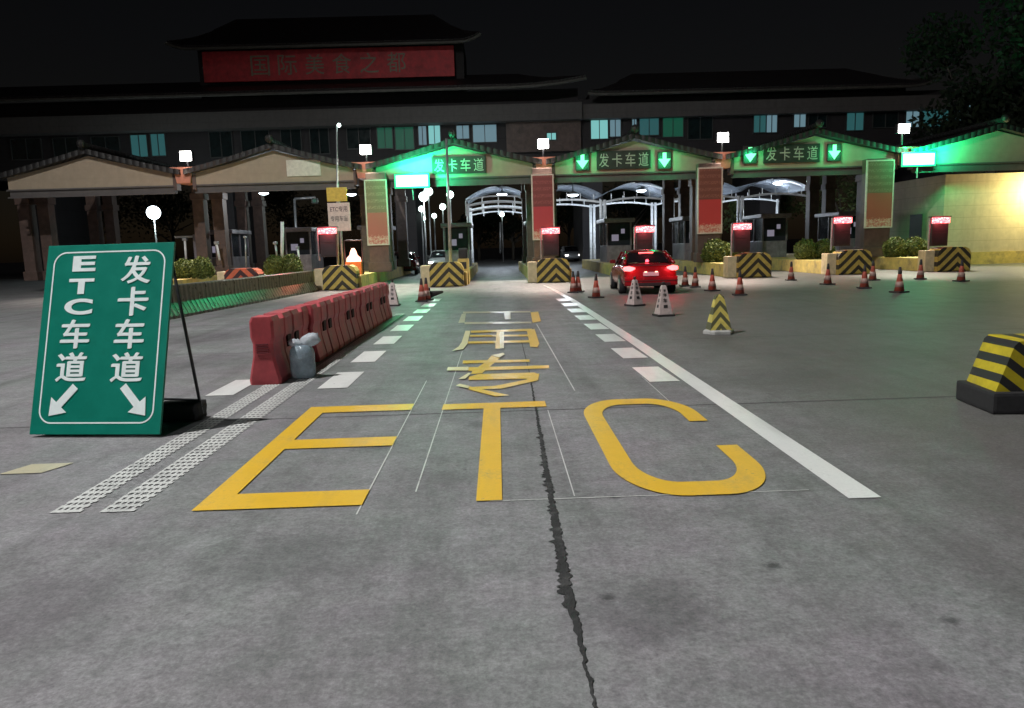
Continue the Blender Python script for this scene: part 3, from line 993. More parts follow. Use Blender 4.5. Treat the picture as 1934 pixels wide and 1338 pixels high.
# columns, posters, valley lamps
def make_column(label):
    t = thing('canopy_column', label, 'column', (0, 0, 0), 0, 'brown columns carrying the canopies')
    b = MB().box(-.29, .29, -.29, .29, .58, 5.45, .02)
    b.build('shaft', 'brown_column', t)
    MB().box(-.36, .36, -.36, .36, .58, 1.05, .02).build('plinth', 'brown_column', t)
    MB().box(-.36, .36, -.36, .36, 4.5, 4.84, .03).build('capital', 'brown_column', t)
    return t
where = ['at the canopy corner left of the green sign', 'behind the right edge of the green sign', 'behind the white lane notice and tall poster', 'behind the central red poster', 'behind the second red poster from the wall', 'behind the poster nearest the beige wall', 'beyond the beige wall']
k0 = None
for i, x in enumerate(XL[:6]):
    for dx, side in ((-.5, 'left'), (.5, 'right')):
        for y, row in ((39.9, 'front'), (46.5, 'rear')):
            lab = f'brown {row} column, {side} one of its pair, {where[i]}'
            if k0 is None:
                k0 = make_column(lab)
                k0.location = (x + dx, y, 0)
            else: dup(k0, (x + dx, y, 0), 0, lab)
def poster(px0, px1, py0, py1, i, label):
    Y = 36.30
    a, b_ = P(px0, py0, Y), P(px1, py1, Y)
    cx, ww, hh = (a.x + b_.x) / 2, b_.x - a.x, a.z - b_.z
    t = thing('poster', label, 'poster', (cx, Y, b_.z), 0, 'tall posters on the canopy columns')
    MB().box(-ww / 2 + .05, ww / 2 - .05, .012, .08, .05, hh - .05).build('print', 'poster_print' + 'abcd'[i], t)
    MB().box(-ww / 2, -ww / 2 + .06, 0, .1, 0, hh).box(ww / 2 - .06, ww / 2, 0, .1, 0, hh).box(-ww / 2 + .06, ww / 2 - .06, 0, .1, 0, .06).box(-ww / 2 + .06, ww / 2 - .06, 0, .1, hh - .06, hh).build('frame', 'poster_frame', t)
    q = thing('poster_pillar', label.replace('tall', 'brown pillar carrying the tall', 1), 'pillar', (cx, Y + .12, 0), 0, 'pillars behind the posters')
    MB().box(-ww / 2 + .06, ww / 2 - .06, 0, .5, .58, 5.3, .02).build('shaft', 'brown_column', q)
    MB().box(-ww / 2 - .02, ww / 2 + .02, -.05, .55, .585, 1.05, .02).build('plinth', 'brown_column', q)
poster(687, 736, 340, 463, 0, 'tall brownish poster left of the green led panel')
poster(1003, 1048, 330, 453, 1, 'tall red poster on the central columns beside the open lane')
poster(1318, 1364, 317, 441, 2, 'tall red poster right of the red car')
poster(1638, 1685, 303, 430, 3, 'tall olive and red poster nearest the beige wall')
def make_flood(label):
    t = thing('flood_lamp', label, 'lamp', (0, 0, 0), 0, 'white floodlights between the canopies')
    MB().path([(0, .2, -.75), (0, .2, .1)], .05).build('stem', 'dark_metal', t)
    MB().box(-.30, .30, .06, .34, -.20, .24, .03).build('housing', 'dark_metal', t)
    MB().box(-.25, .25, -.02, .05, -.22, .22, .01).build('lens', 'lamp_white', t)
    lamp(t, 'SPOT', (0, -.3, -.05), 4300, (1, .84, .73), .12, (R(-24), 0, 0), R(84), .6)
    lamp(t, 'POINT', (0, -.7, -.1), 16, (1, .62, .5), .15)
    return t
fl = [((350, 295), 'white floodlight left of the second gable, above the twin columns'), ((690, 283), 'white floodlight left of the green-lit gable'), ((1026, 272), 'white floodlight above the central red poster'), ((1366, 260), 'white floodlight above the second red poster from the wall'), ((1708, 243), 'white floodlight above the poster nearest the beige wall')]
f0 = None
for (px, py), lab in fl:
    p = P(px, py, YF - .3)
    if f0 is None:
        f0 = make_flood(lab)
        f0.location = p
    else: dup(f0, p, 0, lab)
def make_saddle(label):
    t = thing('valley_saddle', label, 'bracket', (0, 0, 0), 0, 'salmon saddles between the canopies')
    MB().prism([(-.32, 0, 5.1), (.32, 0, 5.1), (.40, 0, 5.6), (.62, 0, 5.86), (-.62, 0, 5.86), (-.40, 0, 5.6)], (0, 1.2, 0)).build('saddle', 'salmon_plaster', t)
    for xa in (-.55, .38): MB().box(xa, xa + .17, .1, .6, 4.8, 5.5).build('beam_end', 'brown_column', t)
    return t
sl = ['salmon plaster saddle under the leftmost floodlight', 'salmon plaster saddle under the floodlight left of the green-lit gable', 'salmon plaster saddle under the central floodlight', 'salmon plaster saddle under the floodlight right of the car', 'salmon plaster saddle under the floodlight by the beige wall']
s0 = None
for x, lab in zip(XL[1:6], sl):
    if s0 is None:
        s0 = make_saddle(lab)
        s0.location = (x, YF - .15, 0)
    else: dup(s0, (x, YF - .15, 0), 0, lab)
# lamps hung below the soffits
def make_hung(label, s=1):
    t = thing('canopy_lamp', label, 'lamp', (0, 0, 0), 0, 'lamps hanging under the canopies')
    MB().path([(0, 0, .12), (0, 0, .75)], .025).build('stem', 'dark_metal', t)
    MB().lathe([(.10, .14), (.26, .03), (.27, .0)], 16).build('shade', 'grey_metal', t, True)
    MB().lathe([(.10, -.09), (.22, -.05), (.25, -.004)], 16).build('bulb', 'lamp_cool', t, True)
    lamp(t, 'POINT', (0, 0, -.35), 150, (.85, .93, 1), .15)
    return t
h0 = None
for (px, py, Y), lab in (((498, 365, 41), 'hanging lamp under the second canopy, right of the twin columns'), ((664, 367, 41), 'hanging lamp left of the tall brownish poster'), ((948, 367, 56), 'hanging lamp under the arched shelter over the open lane'), ((1082, 368, 52), 'large hanging lamp just right of the central red poster'), ((1211, 360, 57), 'hanging lamp under the arched shelter above the red car'), ((1470, 346, 57), 'hanging lamp under the arched shelter at the right')):
    p = P(px, py, Y)
    if h0 is None:
        h0 = make_hung(lab)
        h0.location = p
    else: dup(h0, p, 0, lab, (1.5,) * 3 if Y > 50 else None)

# ------------------------------------------------------------------ booths
def make_booth(label):
    t = thing('toll_booth', label, 'booth', (0, 0, 0), 0, 'toll booths on the islands')
    MB().box(-.68, .68, 0, 2.8, .585, 1.5, .02).build('lower_panel', 'booth_panel', t)
    for x in (-.66, .66):
        for y in (.04, 1.4, 2.76):
            MB().box(x - .04, x + .04, y - .04, y + .04, 1.502, 2.75).build('window_post', 'booth_panel', t)
    MB().box(-.64, .64, .06, 2.74, 1.505, 2.745).build('window', 'glass_dark', t)
    MB().box(-.85, .85, -.2, 3.0, 2.755, 2.98, .04).build('roof', 'booth_panel', t)
    MB().box(-.40, -.02, .03, .055, 1.75, 2.1).box(.12, .32, .03, .055, 2.15, 2.4).build('lit_screen', 'screen_violet', t)
    return t
bo = None
bw = ['behind the clipped bushes beside the green sign', 'behind the chevron nose coloured as if lit red', 'left of the tall brownish poster', 'left of the open lane', 'behind the central red poster', 'behind the red car', 'behind the bushes right of the red car', 'behind the bushes second from the wall', 'beside the beige wall']
for k, x in enumerate(XI):
    lab = 'dark glazed toll booth ' + bw[k]
    if bo is None:
        bo = make_booth(lab)
        bo.location = (x, 41.3, 0)
    else: dup(bo, (x, 41.3, 0), 0, lab)
# island clutter: posts, barrier arms, machines
def post(px, py0, py1, Y, r, m, label, name='bollard_post', cat='post', cap=True):
    a, b_ = P(px[0], py0, Y), P(px[1], py1, Y)
    t = thing(name, label, cat, (b_.x, Y, max(.0, b_.z)))
    h = a.z - max(.0, b_.z)
    MB().path([(0, 0, 0), (a.x - b_.x, 0, h)], r).build('shaft', m, t, True)
    if cap: MB().box(a.x - b_.x - r * 1.7, a.x - b_.x + r * 1.7, -r * 1.7, r * 1.7, h - .001, h + r * 2.4, r * .4).build('head', 'grey_metal', t)
    return t
post((533, 533), 419, 492, 37, .085, 'white_steel', 'thick white post above the bushes behind the ribbed barriers', cap=False)
post((520, 524), 462, 490, 36, .05, 'grey_metal', 'short grey camera post left of the thick white post', 'camera_post')
post((349, 352), 455, 495, 40, .06, 'white_steel', 'white barrier gate post right of the green sign', 'gate_post')
post((409, 415), 462, 492, 39, .06, 'white_steel', 'white post between the twin columns', 'gate_post')
post((463, 465), 450, 505, 38, .045, 'grey_metal', 'slim ribbed post left of the thick white post', 'gate_post')
post((562, 566), 470, 496, 36, .045, 'white_steel', 'thin white gate arm post beside the bushes', 'gate_post')
post((945, 945), 420, 478, 0.1 + 74, .1, 'grey_metal', 'far lamp post seen through the open lane', 'far_post', cap=False)
post((1285, 1283), 452, 500, 44, .10, 'white_steel', 'pale post right of the red car', 'gate_post')
post((1146, 1152), 452, 505, 44, .07, 'white_steel', 'pale post left of the red car', 'gate_post')
post((1062, 1066), 500, 512, 40, .04, 'white_steel', 'low white rail post beside the central nose', 'gate_post')
p = P(875, 500, 33.2)
t = thing('card_machine', 'yellow machine with a black top beside the left chevron nose', 'machine', (p.x, 33.2, 0))
MB().box(-.24, .24, 0, .4, 0, 1.15, .04).build('body', 'yellow_wall', t)
MB().box(-.2, .2, .02, .38, 1.15, 1.62, .08).build('head', 'car_trim', t)
MB().box(-.14, .14, -.015, -.002, .7, 1.0).build('panel', 'dark_metal', t)
# horizontal gate arms on the left
for (x0, y0, x1, y1, Y, lab) in ((330, 447, 372, 447, 40.6, 'white gate arm lowered left of the twin columns'), (690, 488, 742, 487, 43, 'white rail below the tall brownish poster')):
    a, b_ = P(x0, y0, Y), P(x1, y1, Y)
    t = thing('barrier_gate', lab, 'gate', (b_.x, Y, 0))
    MB().box(a.x - b_.x, 0, -.04, .04, b_.z - .05, b_.z + .05).build('arm', 'white_steel', t)
    MB().box(-.18, .18, -.15, .18, .58, b_.z + .1, .03).build('cabinet', 'booth_panel', t)
# white notice board and masts
Y = 34.6
a, b_ = P(618, 384, Y), P(663, 436, Y)
t = thing('notice_board', 'white lane notice with two rows of dark characters under a yellow panel', 'sign', ((a.x + b_.x) / 2, Y, 0))
ww = b_.x - a.x
MB().box(-ww / 2, ww / 2, 0, .05, b_.z, a.z, .008).build('white_panel', 'poster_frame', t)
c1, c2 = P(615, 355, Y), P(656, 380, Y)
MB().box(-ww / 2, ww / 2 - .1, 0, .05, c2.z, c1.z, .008).build('yellow_panel', 'board_yellow', t)
b = MB()
hh = a.z - b_.z
for row, txt in ((.78, 'ETC专用'), (.44, '专用车道')):
    text_into(b, txt, ww * .78, hh * .2, Matrix.Translation((0, -.004, b_.z + hh * row)) @ Matrix.Rotation(PI / 2, 4, 'X'), .012, .002)
b.build('lettering', 'board_text_dark', t)
MB().path([(0, .12, 0), (0, .12, c1.z)], .06).build('post', 'grey_metal', t, True)
def mast_pole(px0, px1, py0, py1, Y, r, label, lit=True):
    a, b_ = P(px0, py0, Y), P(px1, py1, Y)
    t = thing('slim_mast', label, 'mast', (b_.x, Y, 0), 0)
    MB().tube((0, 0, 0), (a.x - b_.x, 0, a.z), r, r * .6, 10).build('pole', 'grey_metal', t, True)
    if lit: MB().ball((a.x - b_.x + .1, 0, a.z), .09, 10).build('beacon', 'lamp_globe', t, True)
    MB().box(-.22, .22, -.22, .22, 0, .25, .02).build('foot', 'dark_metal', t)
mast_pole(636, 636, 237, 500, 34.9, .06, 'tall slim mast rising behind the white lane notice')
mast_pole(843, 851, 262, 500, 33.6, .085, 'tall slim mast in front of the green-lit gable sign', False)
# traffic gantry pole with green arm
a, b_ = P(556, 376, 44), P(562, 500, 44)
t = thing('signal_pole', 'green-lit signal pole with a short arm behind the bushes', 'signal', (b_.x, 44, 0))
MB().path([(0, 0, 0), (a.x - b_.x, 0, a.z), (a.x - b_.x + 1.2, 0, a.z + .05)], .07).build('pole', 'grey_metal', t, True)
MB().box(a.x - b_.x + 1.0, a.x - b_.x + 1.35, -.1, .1, a.z - .3, a.z, .03).build('signal_head', 'panel_dark', t)
MB().lathe([(.10, 0), (.09, .02)], 14).xform(Matrix.Translation((a.x - b_.x + 1.17, -.102, a.z - .15)) @ Matrix.Rotation(PI / 2, 4, 'X')).build('green_lens', 'window_green', t)
# bushes
def make_bush(label, m='leaf_bush'):
    t = thing('clipped_bush', label, 'bush', (0, 0, 0), 0, 'round clipped bushes on the islands')
    b = MB()
    rnd = random.Random(3)
    for _ in range(2200):
        th_, ph = rnd.uniform(0, 2 * PI), math.acos(rnd.uniform(-.75, 1))
        lump = 1 + .10 * math.sin(3 * th_ + 1) * math.sin(4 * ph) + .06 * math.sin(7 * th_) * math.sin(5 * ph)
        r = lump * rnd.uniform(.72, 1.0)
        c = Vector((r * .56 * math.sin(ph) * math.cos(th_), r * .54 * math.sin(ph) * math.sin(th_), .40 + r * .54 * math.cos(ph)))
        d = Vector((rnd.gauss(0, 1), rnd.gauss(0, 1), rnd.gauss(0, 1))).normalized()
        e_ = d.orthogonal().normalized()
        f_ = d.cross(e_)
        s = rnd.uniform(.035, .065)
        b.poly([c - e_ * s, c - f_ * s * .55, c + e_ * s, c + f_ * s * .55])
    bmesh.ops.create_icosphere(b.bm, subdivisions=3, radius=1, matrix=Matrix.Translation((0, 0, .40)) @ Matrix.Diagonal((.46, .44, .44, 1)))
    b.build('foliage', m, t)
    MB().path([(0, 0, 0), (0, 0, .4)], .05).path([(0, 0, .1), (.2, .1, .45)], .03).path([(0, 0, .1), (-.2, -.05, .45)], .03).build('stem', 'bark', t)
    return t
bs = [((347, 499), 35.5, 'clipped round bush touching the green sign edge'), ((380, 498), 35.5, 'clipped round bush left of the twin columns'), ((520, 497), 35, 'clipped round bush left of the post above the ribbed barriers'), ((549, 498), 35, 'clipped round bush right of the post above the ribbed barriers'),
      ((1352, 486), 36.0, 'clipped bush below the second red poster from the wall'), ((1378, 484), 36.8, 'clipped bush hidden partly by the fee display right of the car'), ((1521, 480), 36, 'clipped round bush left of the fee display with its twin, second from the wall'), ((1556, 478), 36, 'clipped round bush touching the display post, second from the wall'),
      ((1690, 472), 35.5, 'clipped round bush below the poster nearest the beige wall'), ((1727, 474), 35.5, 'clipped round bush left of the display on the beige wall')]
bu = None
for (px, py), Y, lab in bs:
    p = P(px, py, Y)
    s = 1.0 if px != 1352 else 1.25
    if bu is None:
        bu = make_bush(lab)
        bu.location = (p.x, Y, .56)
    else: dup(bu, (p.x, Y, .56), random.uniform(0, 6), lab, (s, s, s * random.uniform(.95, 1.1)))

# ------------------------------------------------------------------ cars
def make_car(name, label, loc, rz, body, group=None, tail=True):
    t = thing(name, label, 'car', loc, rz, group)
    # stations from the rear (y=0) to the front (y=4.6): half width, low z, belt z, deck z
    st = [(0.0, .74, .42, .82, .94), (.06, .84, .30, .86, 1.02), (.35, .90, .24, .90, 1.05), (.9, .915, .22, .92, 1.0), (1.8, .92, .21, .91, .99), (2.9, .92, .21, .89, .97), (3.4, .91, .22, .86, .95), (4.0, .89, .23, .78, .84), (4.45, .82, .28, .66, .72), (4.6, .68, .36, .56, .60)]
    b = MB()
    rows = []
    for y, w2, lo, be, de in st:
        half = [(w2 * .82, lo), (w2 * .97, lo + .08), (w2, (lo + be) / 2), (w2 * .985, be - .06), (w2 * .94, be), (w2 * .80, de - .015), (w2 * .4, de), (0, de + .008)]
        rows.append([(x, y, z) for x, z in half] + [(-x, y, z) for x, z in reversed(half[:-1])])
    vs = b.grid(rows, True)
    b.bm.faces.new(vs[0])
    b.bm.faces.new(list(reversed(vs[-1])))
    bmesh.ops.recalc_face_normals(b.bm, faces=b.bm.faces)
    o = b.build('body', body, t, True)
    md = o.modifiers.new('smooth', 'SUBSURF')
    md.levels = md.render_levels = 1
    # cabin: glass band with a body-coloured roof
    b = MB()
    gl = [(.34, .70, 1.04, 1.05), (.75, .69, 1.04, 1.23), (1.22, .655, 1.03, 1.405), (1.7, .645, 1.0, 1.435), (2.4, .66, .98, 1.42), (3.35, .72, .93, .95)]
    rows = []
    for y, w2, lo, hi in gl:
        rows.append([(.80 if y > .6 else .76, y, lo - .05), (w2 * .97, y, lo + (hi - lo) * .85), (w2 * .8, y, hi), (0, y, hi + .02), (-w2 * .8, y, hi), (-w2 * .97, y, lo + (hi - lo) * .85), (-.80 if y > .6 else -.76, y, lo - .05)])
    vs = b.grid(rows)
    bmesh.ops.recalc_face_normals(b.bm, faces=b.bm.faces)
    b.build('window', 'car_glass', t, True)
    b = MB()
    rows = []
    for y, w2, hi in ((1.12, .60, 1.375), (1.3, .62, 1.425), (1.7, .63, 1.455), (2.3, .62, 1.445), (2.55, .6, 1.40)):
        rows.append([(w2, y, hi - .045), (w2 * .8, y, hi), (0, y, hi + .018), (-w2 * .8, y, hi), (-w2, y, hi - .045)])
    b.grid(rows)
    bmesh.ops.recalc_face_normals(b.bm, faces=b.bm.faces)
    b.build('roof', body, t, True)
    for sx in (1, -1):
        for pts, rr_ in (([(sx * .80, .36, 1.02), (sx * .73, .78, 1.22), (sx * .64, 1.2, 1.39)], .055), ([(sx * .80, 1.95, 1.0), (sx * .665, 1.85, 1.40)], .03), ([(sx * .79, 3.3, .93), (sx * .65, 2.5, 1.39)], .035)):
            MB().path(pts, rr_).build('pillar', body, t, True)
        b = MB().box(sx * .93 - .1, sx * .93 + .1, 2.85, 2.97, .98, 1.12, .03)
        b.build('mirror', body, t)
        for y in (.95, 3.65):
            wo = MB().tube((sx * .70, y, .32), (sx * .925, y, .32), .32, .32, 20).build('wheel', 'black_rubber', t, True)
            MB().tube((sx * .92, y, .32), (sx * .935, y, .32), .20, .18, 14).build('rim', 'grey_metal', wo)
        if tail:
            b = MB().prism([(sx * .865, -.05, .80), (sx * .87, -.05, .93), (sx * .70, -.075, .955), (sx * .50, -.075, .90), (sx * .50, -.075, .86), (sx * .66, -.075, .78)], (0, .2, 0))
            bmesh.ops.bevel(b.bm, geom=b.bm.edges[:], offset=.018, segments=2, affect='EDGES')
            b.build('tail_light', 'tail_red', t)
        else:
            MB().box(sx * .62 - .15, sx * .62 + .14, 4.42, 4.58, .55, .68, .03).build('headlight', 'head_white', t)
    b = MB().box(-.86, .86, -.06, .2, .30, .60, .05)
    b.build('bumper', body, t)
    MB().box(-.86, .86, -.07, -.055, .455, .475).build('bumper_seam', 'car_trim', t)
    MB().path([(0, -.02, .78), (0, -.02, .8)], .01).path([(-.6, -.012, .965), (.6, -.012, .965)], .012).build('boot_lip', 'car_trim', t)
    MB().box(-.62, .62, -.085, -.062, .30, .40, .004).build('diffuser', 'car_trim', t)
    pl_ = MB().box(-.25, .25, -.03, -.004, .62, .75, .006).build('number_plate', 'plate_white', t)
    if tail:
        for sx in (-.17, .17):
            MB().box(sx - .04, sx + .04, -.04, -.032, .74, .77).build('plate_lamp', 'red_signal', t)
        MB().box(-.24, .24, 1.06, 1.12, 1.325, 1.385).build('brake_light', 'tail_red', t)
        for sx in (-.66, .66): lamp(t, 'POINT', (sx, -.28, .88), 16, (1, .05, .07), .1)
        lamp(t, 'POINT', (0, .7, 1.42), 9, (1, .05, .07), .06)
    return t
car = make_car('stopped_car', 'red car seen from behind with its brake lights glowing', (4.80, 23.3, 0), R(-3), 'car_red')  # body red partly stands in for the brake-light glow on it
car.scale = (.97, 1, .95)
p = P(829, 497, 54)
make_car('oncoming_car', 'pale car facing the viewer with lit headlights beyond the left chevron nose', (p.x, 54 + 4.6, 0), R(180), 'car_van', None, False)
p = P(760, 497, 47)
make_car('waiting_car', 'reddish car standing beyond the tall brownish poster', (p.x, 47, 0), R(4), 'car_red', None, False)
p = P(1083, 470, 70)
make_car('distant_car', 'distant car with bright headlights right of the central red poster', (p.x, 74.6, 0), R(180), 'car_van', None, False)

# ------------------------------------------------------------------ arched shelters behind the canopies
XA = [-2.15, 2.55, 7.75, 12.7, 17.75, 22.85]
def make_shelter(x0, x1, label, truss):
    t = thing('arched_shelter', label, 'shelter', ((x0 + x1) / 2, 54.5, 0), 0, 'white arched shelters beyond the canopies')
    hw = (x1 - x0) / 2
    for y in (0, 6.0):
        for sx in (-1, 1):
            MB().tube((sx * (hw - .14), y, 0), (sx * (hw - .14), y, 4.75), .105, .105, 12).build('post', 'white_steel', t, True)
        b = MB()
        arcs = [Vector((-hw + 2 * hw * k / 16, y, 4.55 + .28 * (1 - ((k - 8) / 8) ** 2))) for k in range(17)]
        b.path(arcs, .075)
        if truss:
            low = [a - Vector((0, 0, .42)) for a in arcs]
            b.path(low, .05)
            for k in range(0, 17, 4): b.path([low[k] - Vector((0, 0, .25)), arcs[k] + Vector((0, 0, .42))], .04)
            b.path([a + Vector((0, 0, .42)) for a in arcs], .05)
        else:
            for k in range(2, 16, 3): b.path([arcs[k], arcs[k] + Vector((0, 0, .5))], .03)
        b.build('arch_beam', 'white_steel', t)
    b = MB()
    rows = []
    for y in (-.4, 1.5, 3.2, 5.0, 6.6):
        rows.append([(-hw + 2 * hw * k / 16, y, 5.05 + .85 * (1 - ((k - 8) / 8) ** 2)) for k in range(17)])
    b.grid(rows)
    bmesh.ops.solidify(b.bm, geom=b.bm.faces[:], thickness=.05)
    b.build('vault_panel', 'arch_panel', t, True)
    lamp(t, 'POINT', (0, 2.5, 3.9), 340, (.78, .88, 1), .4)
    return t
for i, lab in enumerate(['white arched shelter with a truss over the open lane', 'white arched shelter right of the central red poster', 'white arched shelter behind the red car', 'white arched shelter behind the second red poster', 'white arched shelter farthest right, before the green trees']):
    make_shelter(XA[i], XA[i + 1], lab, i == 0)

# ------------------------------------------------------------------ distant street lamps
def make_globe(label, h):
    t = thing('globe_lamp', label, 'street lamp', (0, 0, 0), 0, 'street lamps beyond the toll lanes')
    MB().tube((0, 0, 0), (0, 0, 1), .07, .05, 10).build('pole', 'grey_metal', t, True)
    MB().ball((0, 0, 1), .3, 12).build('globe', 'lamp_globe', t, True)
    return t
def globe(px, py, Y, r, label, m='lamp_globe', power=0):
    p = P(px, py, Y)
    t = thing('globe_lamp', label, 'street lamp', (p.x, Y, 0), 0, 'street lamps beyond the toll lanes')
    MB().tube((0, 0, 0), (0, 0, p.z - r), .075, .055, 10).build('pole', 'grey_metal', t, True)
    MB().ball((0, 0, p.z), r, 12).build('globe', m, t, True)
    if power: lamp(t, 'POINT', (0, -r - .4, p.z), power, (.8, 1, .95), .2)
gl_ = [(800, 372, 57, .36, 'largest street lamp globe below the left green led panel, front of a touching pair'), (809, 362, 62, .36, 'street lamp globe upper right of a touching pair below the left led panel'), (850, 368, 56, .27, 'street lamp globe on the pole under the left gable sign'), (796, 395, 66, .26, 'street lamp globe just below the touching pair'),
       (836, 391, 64, .27, 'street lamp globe between the touching pair and the yellow machine'), (785, 409, 72, .24, 'street lamp globe leftmost of the lower cluster'), (799, 413, 74, .26, 'street lamp globe lowest in the cluster'), (820, 408, 72, .24, 'street lamp globe rightmost of the lower cluster'),
       (948, 405, 80, .26, 'street lamp globe seen through the open lane'), (290, 402, 60, .52, 'big white lamp glowing above the green sign'), (455, 412, 62, .26, 'white lamp between the twin columns and the slim column'), (1528, 343, 60, .2, 'small lamp right of the far right shelter'), (498, 372, 70, .12, 'small far lamp under the second canopy')]
for a in gl_[:-1]:
    globe(*a, 'lamp_cool' if a[0] in (290, 455) else 'lamp_globe', 600 if a[0] == 800 else (350 if a[0] == 290 else 0))

# ------------------------------------------------------------------ buildings
t = thing('wall_block', 'beige tiled service building with a yellow plinth at the right edge', 'building', (0, 0, 0))
MB().box(23.0, 40, 38.3, 43.6, .62, 4.6).build('wall', 'beige_wall', t)
MB().box(22.94, 40, 38.2, 43.7, 0, .615).build('plinth', 'yellow_wall', t)
MB().box(22.98, 23.0 - .003, 40.2, 41.4, .62, 2.7).build('door', 'panel_dark', t)
t2 = thing('wall_lamp', 'yellowish wall lamp on the beige service building', 'lamp', (27.6, 38.28, 3.9))
MB().box(-.2, .2, -.25, 0, -.05, .2, .03).build('housing', 'dark_metal', t2)
MB().box(-.15, .15, -.22, -.03, -.1, -.052).build('lens', 'lamp_white', t2)
lamp(t2, 'POINT', (0, -1.3, -.2), 620, (1, .86, .38), .2)
# the long overhead building
bd = thing('overhead_building', 'dark traditional building bridging the road behind the canopies', 'building', (0, 0, 0))
YB = 66.0
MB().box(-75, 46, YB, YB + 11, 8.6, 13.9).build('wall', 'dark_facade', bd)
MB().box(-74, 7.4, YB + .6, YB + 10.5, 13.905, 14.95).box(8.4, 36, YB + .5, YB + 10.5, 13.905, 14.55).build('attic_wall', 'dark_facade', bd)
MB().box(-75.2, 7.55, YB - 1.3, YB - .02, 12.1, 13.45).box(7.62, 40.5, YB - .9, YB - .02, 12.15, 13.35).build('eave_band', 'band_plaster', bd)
MB().box(1.1, 7.5, YB - .5, YB - .03, 9.6, 12.09).build('stair_block', 'brown_column', bd)
for x in (-60, -40, -24, -8, 8.6, 24.5, 40):
    MB().box(x - .9, x + .9, YB + 1, YB + 9, 0, 8.59).build('pier', 'dark_facade', bd)
def hip(name, x0, x1, y0, z0, rise, run, up0, up1, yb):
    b = MB()
    n = 40
    rows = []
    for j in range(7):
        f = j / 6
        row = []
        for k in range(n + 1):
            q = k / n
            x = x0 + (x1 - x0) * q
            lift = (up0 * max(0, 1 - q * 14) ** 2 + up1 * max(0, 1 - (1 - q) * 14) ** 2) * (1 - f)
            ins = run * f * .8
            xx = min(max(x, x0 + ins), x1 - ins)
            row.append((xx, y0 + run * f, z0 + rise * f ** 1.15 + lift))
        rows.append(row)
    b.grid(rows)
    bmesh.ops.recalc_face_normals(b.bm, faces=b.bm.faces)
    bmesh.ops.solidify(b.bm, geom=b.bm.faces[:], thickness=.25)
    r = b.build(name, 'dark_tile', bd)
    e_ = MB()
    prev = None
    for k in range(n + 1):
        x, y, z = rows[0][k]
        cur = Vector((x, y - .12, z - .05))
        if prev: e_.tube(prev, cur, .13, .13, 6)
        prev = cur
    e_.build('eave_edge', 'eave_trim', r)
hip('roof', -76, 7.8, YB - 2.2, 14.65, 2.2, 6.5, 1.2, .55, 0)
hip('roof', 8.0, 37.2, YB - 1.6, 14.0, 2.6, 6.0, .1, .35, 0)
MB().box(-25.6, -2.4, YB + 2.4, YB + 9, 15.2, 19.6).build('pavilion_wall', 'dark_facade', bd)
hip('pavilion_roof', -27.4, -.8, YB + .4, 18.98, 3.6, 5.4, .5, .6, 0)
a, b_ = P(381, 100, YB + 1.7), P(859, 143, YB + 1.7)
zc = (P(620, 92, YB + 1.7).z + P(620, 150, YB + 1.7).z) / 2
hh = P(620, 92, YB + 1.7).z - P(620, 150, YB + 1.7).z
t = thing('roof_signboard', 'long dim red signboard with six characters below the pavilion roof', 'sign', ((a.x + b_.x) / 2, YB + 1.7, zc))
ww = b_.x - a.x
MB().box(-ww / 2, ww / 2, 0, .25, -hh / 2, hh / 2, .03).build('board', 'sign_red', t)
b = MB()
for i, ch in enumerate('国际美食之都'):
    cx = P(491 + i * 51.5, 120, YB + 1.7).x - (a.x + b_.x) / 2
    text_into(b, ch, ww * .075, hh * .66, Matrix.Translation((cx, -.01, 0)) @ Matrix.Rotation(PI / 2, 4, 'X'), .003, .006)
b.build('lettering', 'sign_gold', t)
MB().path([(-ww * .4, .3, 0), (-ww * .4, 1.2, 0)], .08).path([(ww * .4, .3, 0), (ww * .4, 1.2, 0)], .08).build('bracket', 'dark_metal', t)
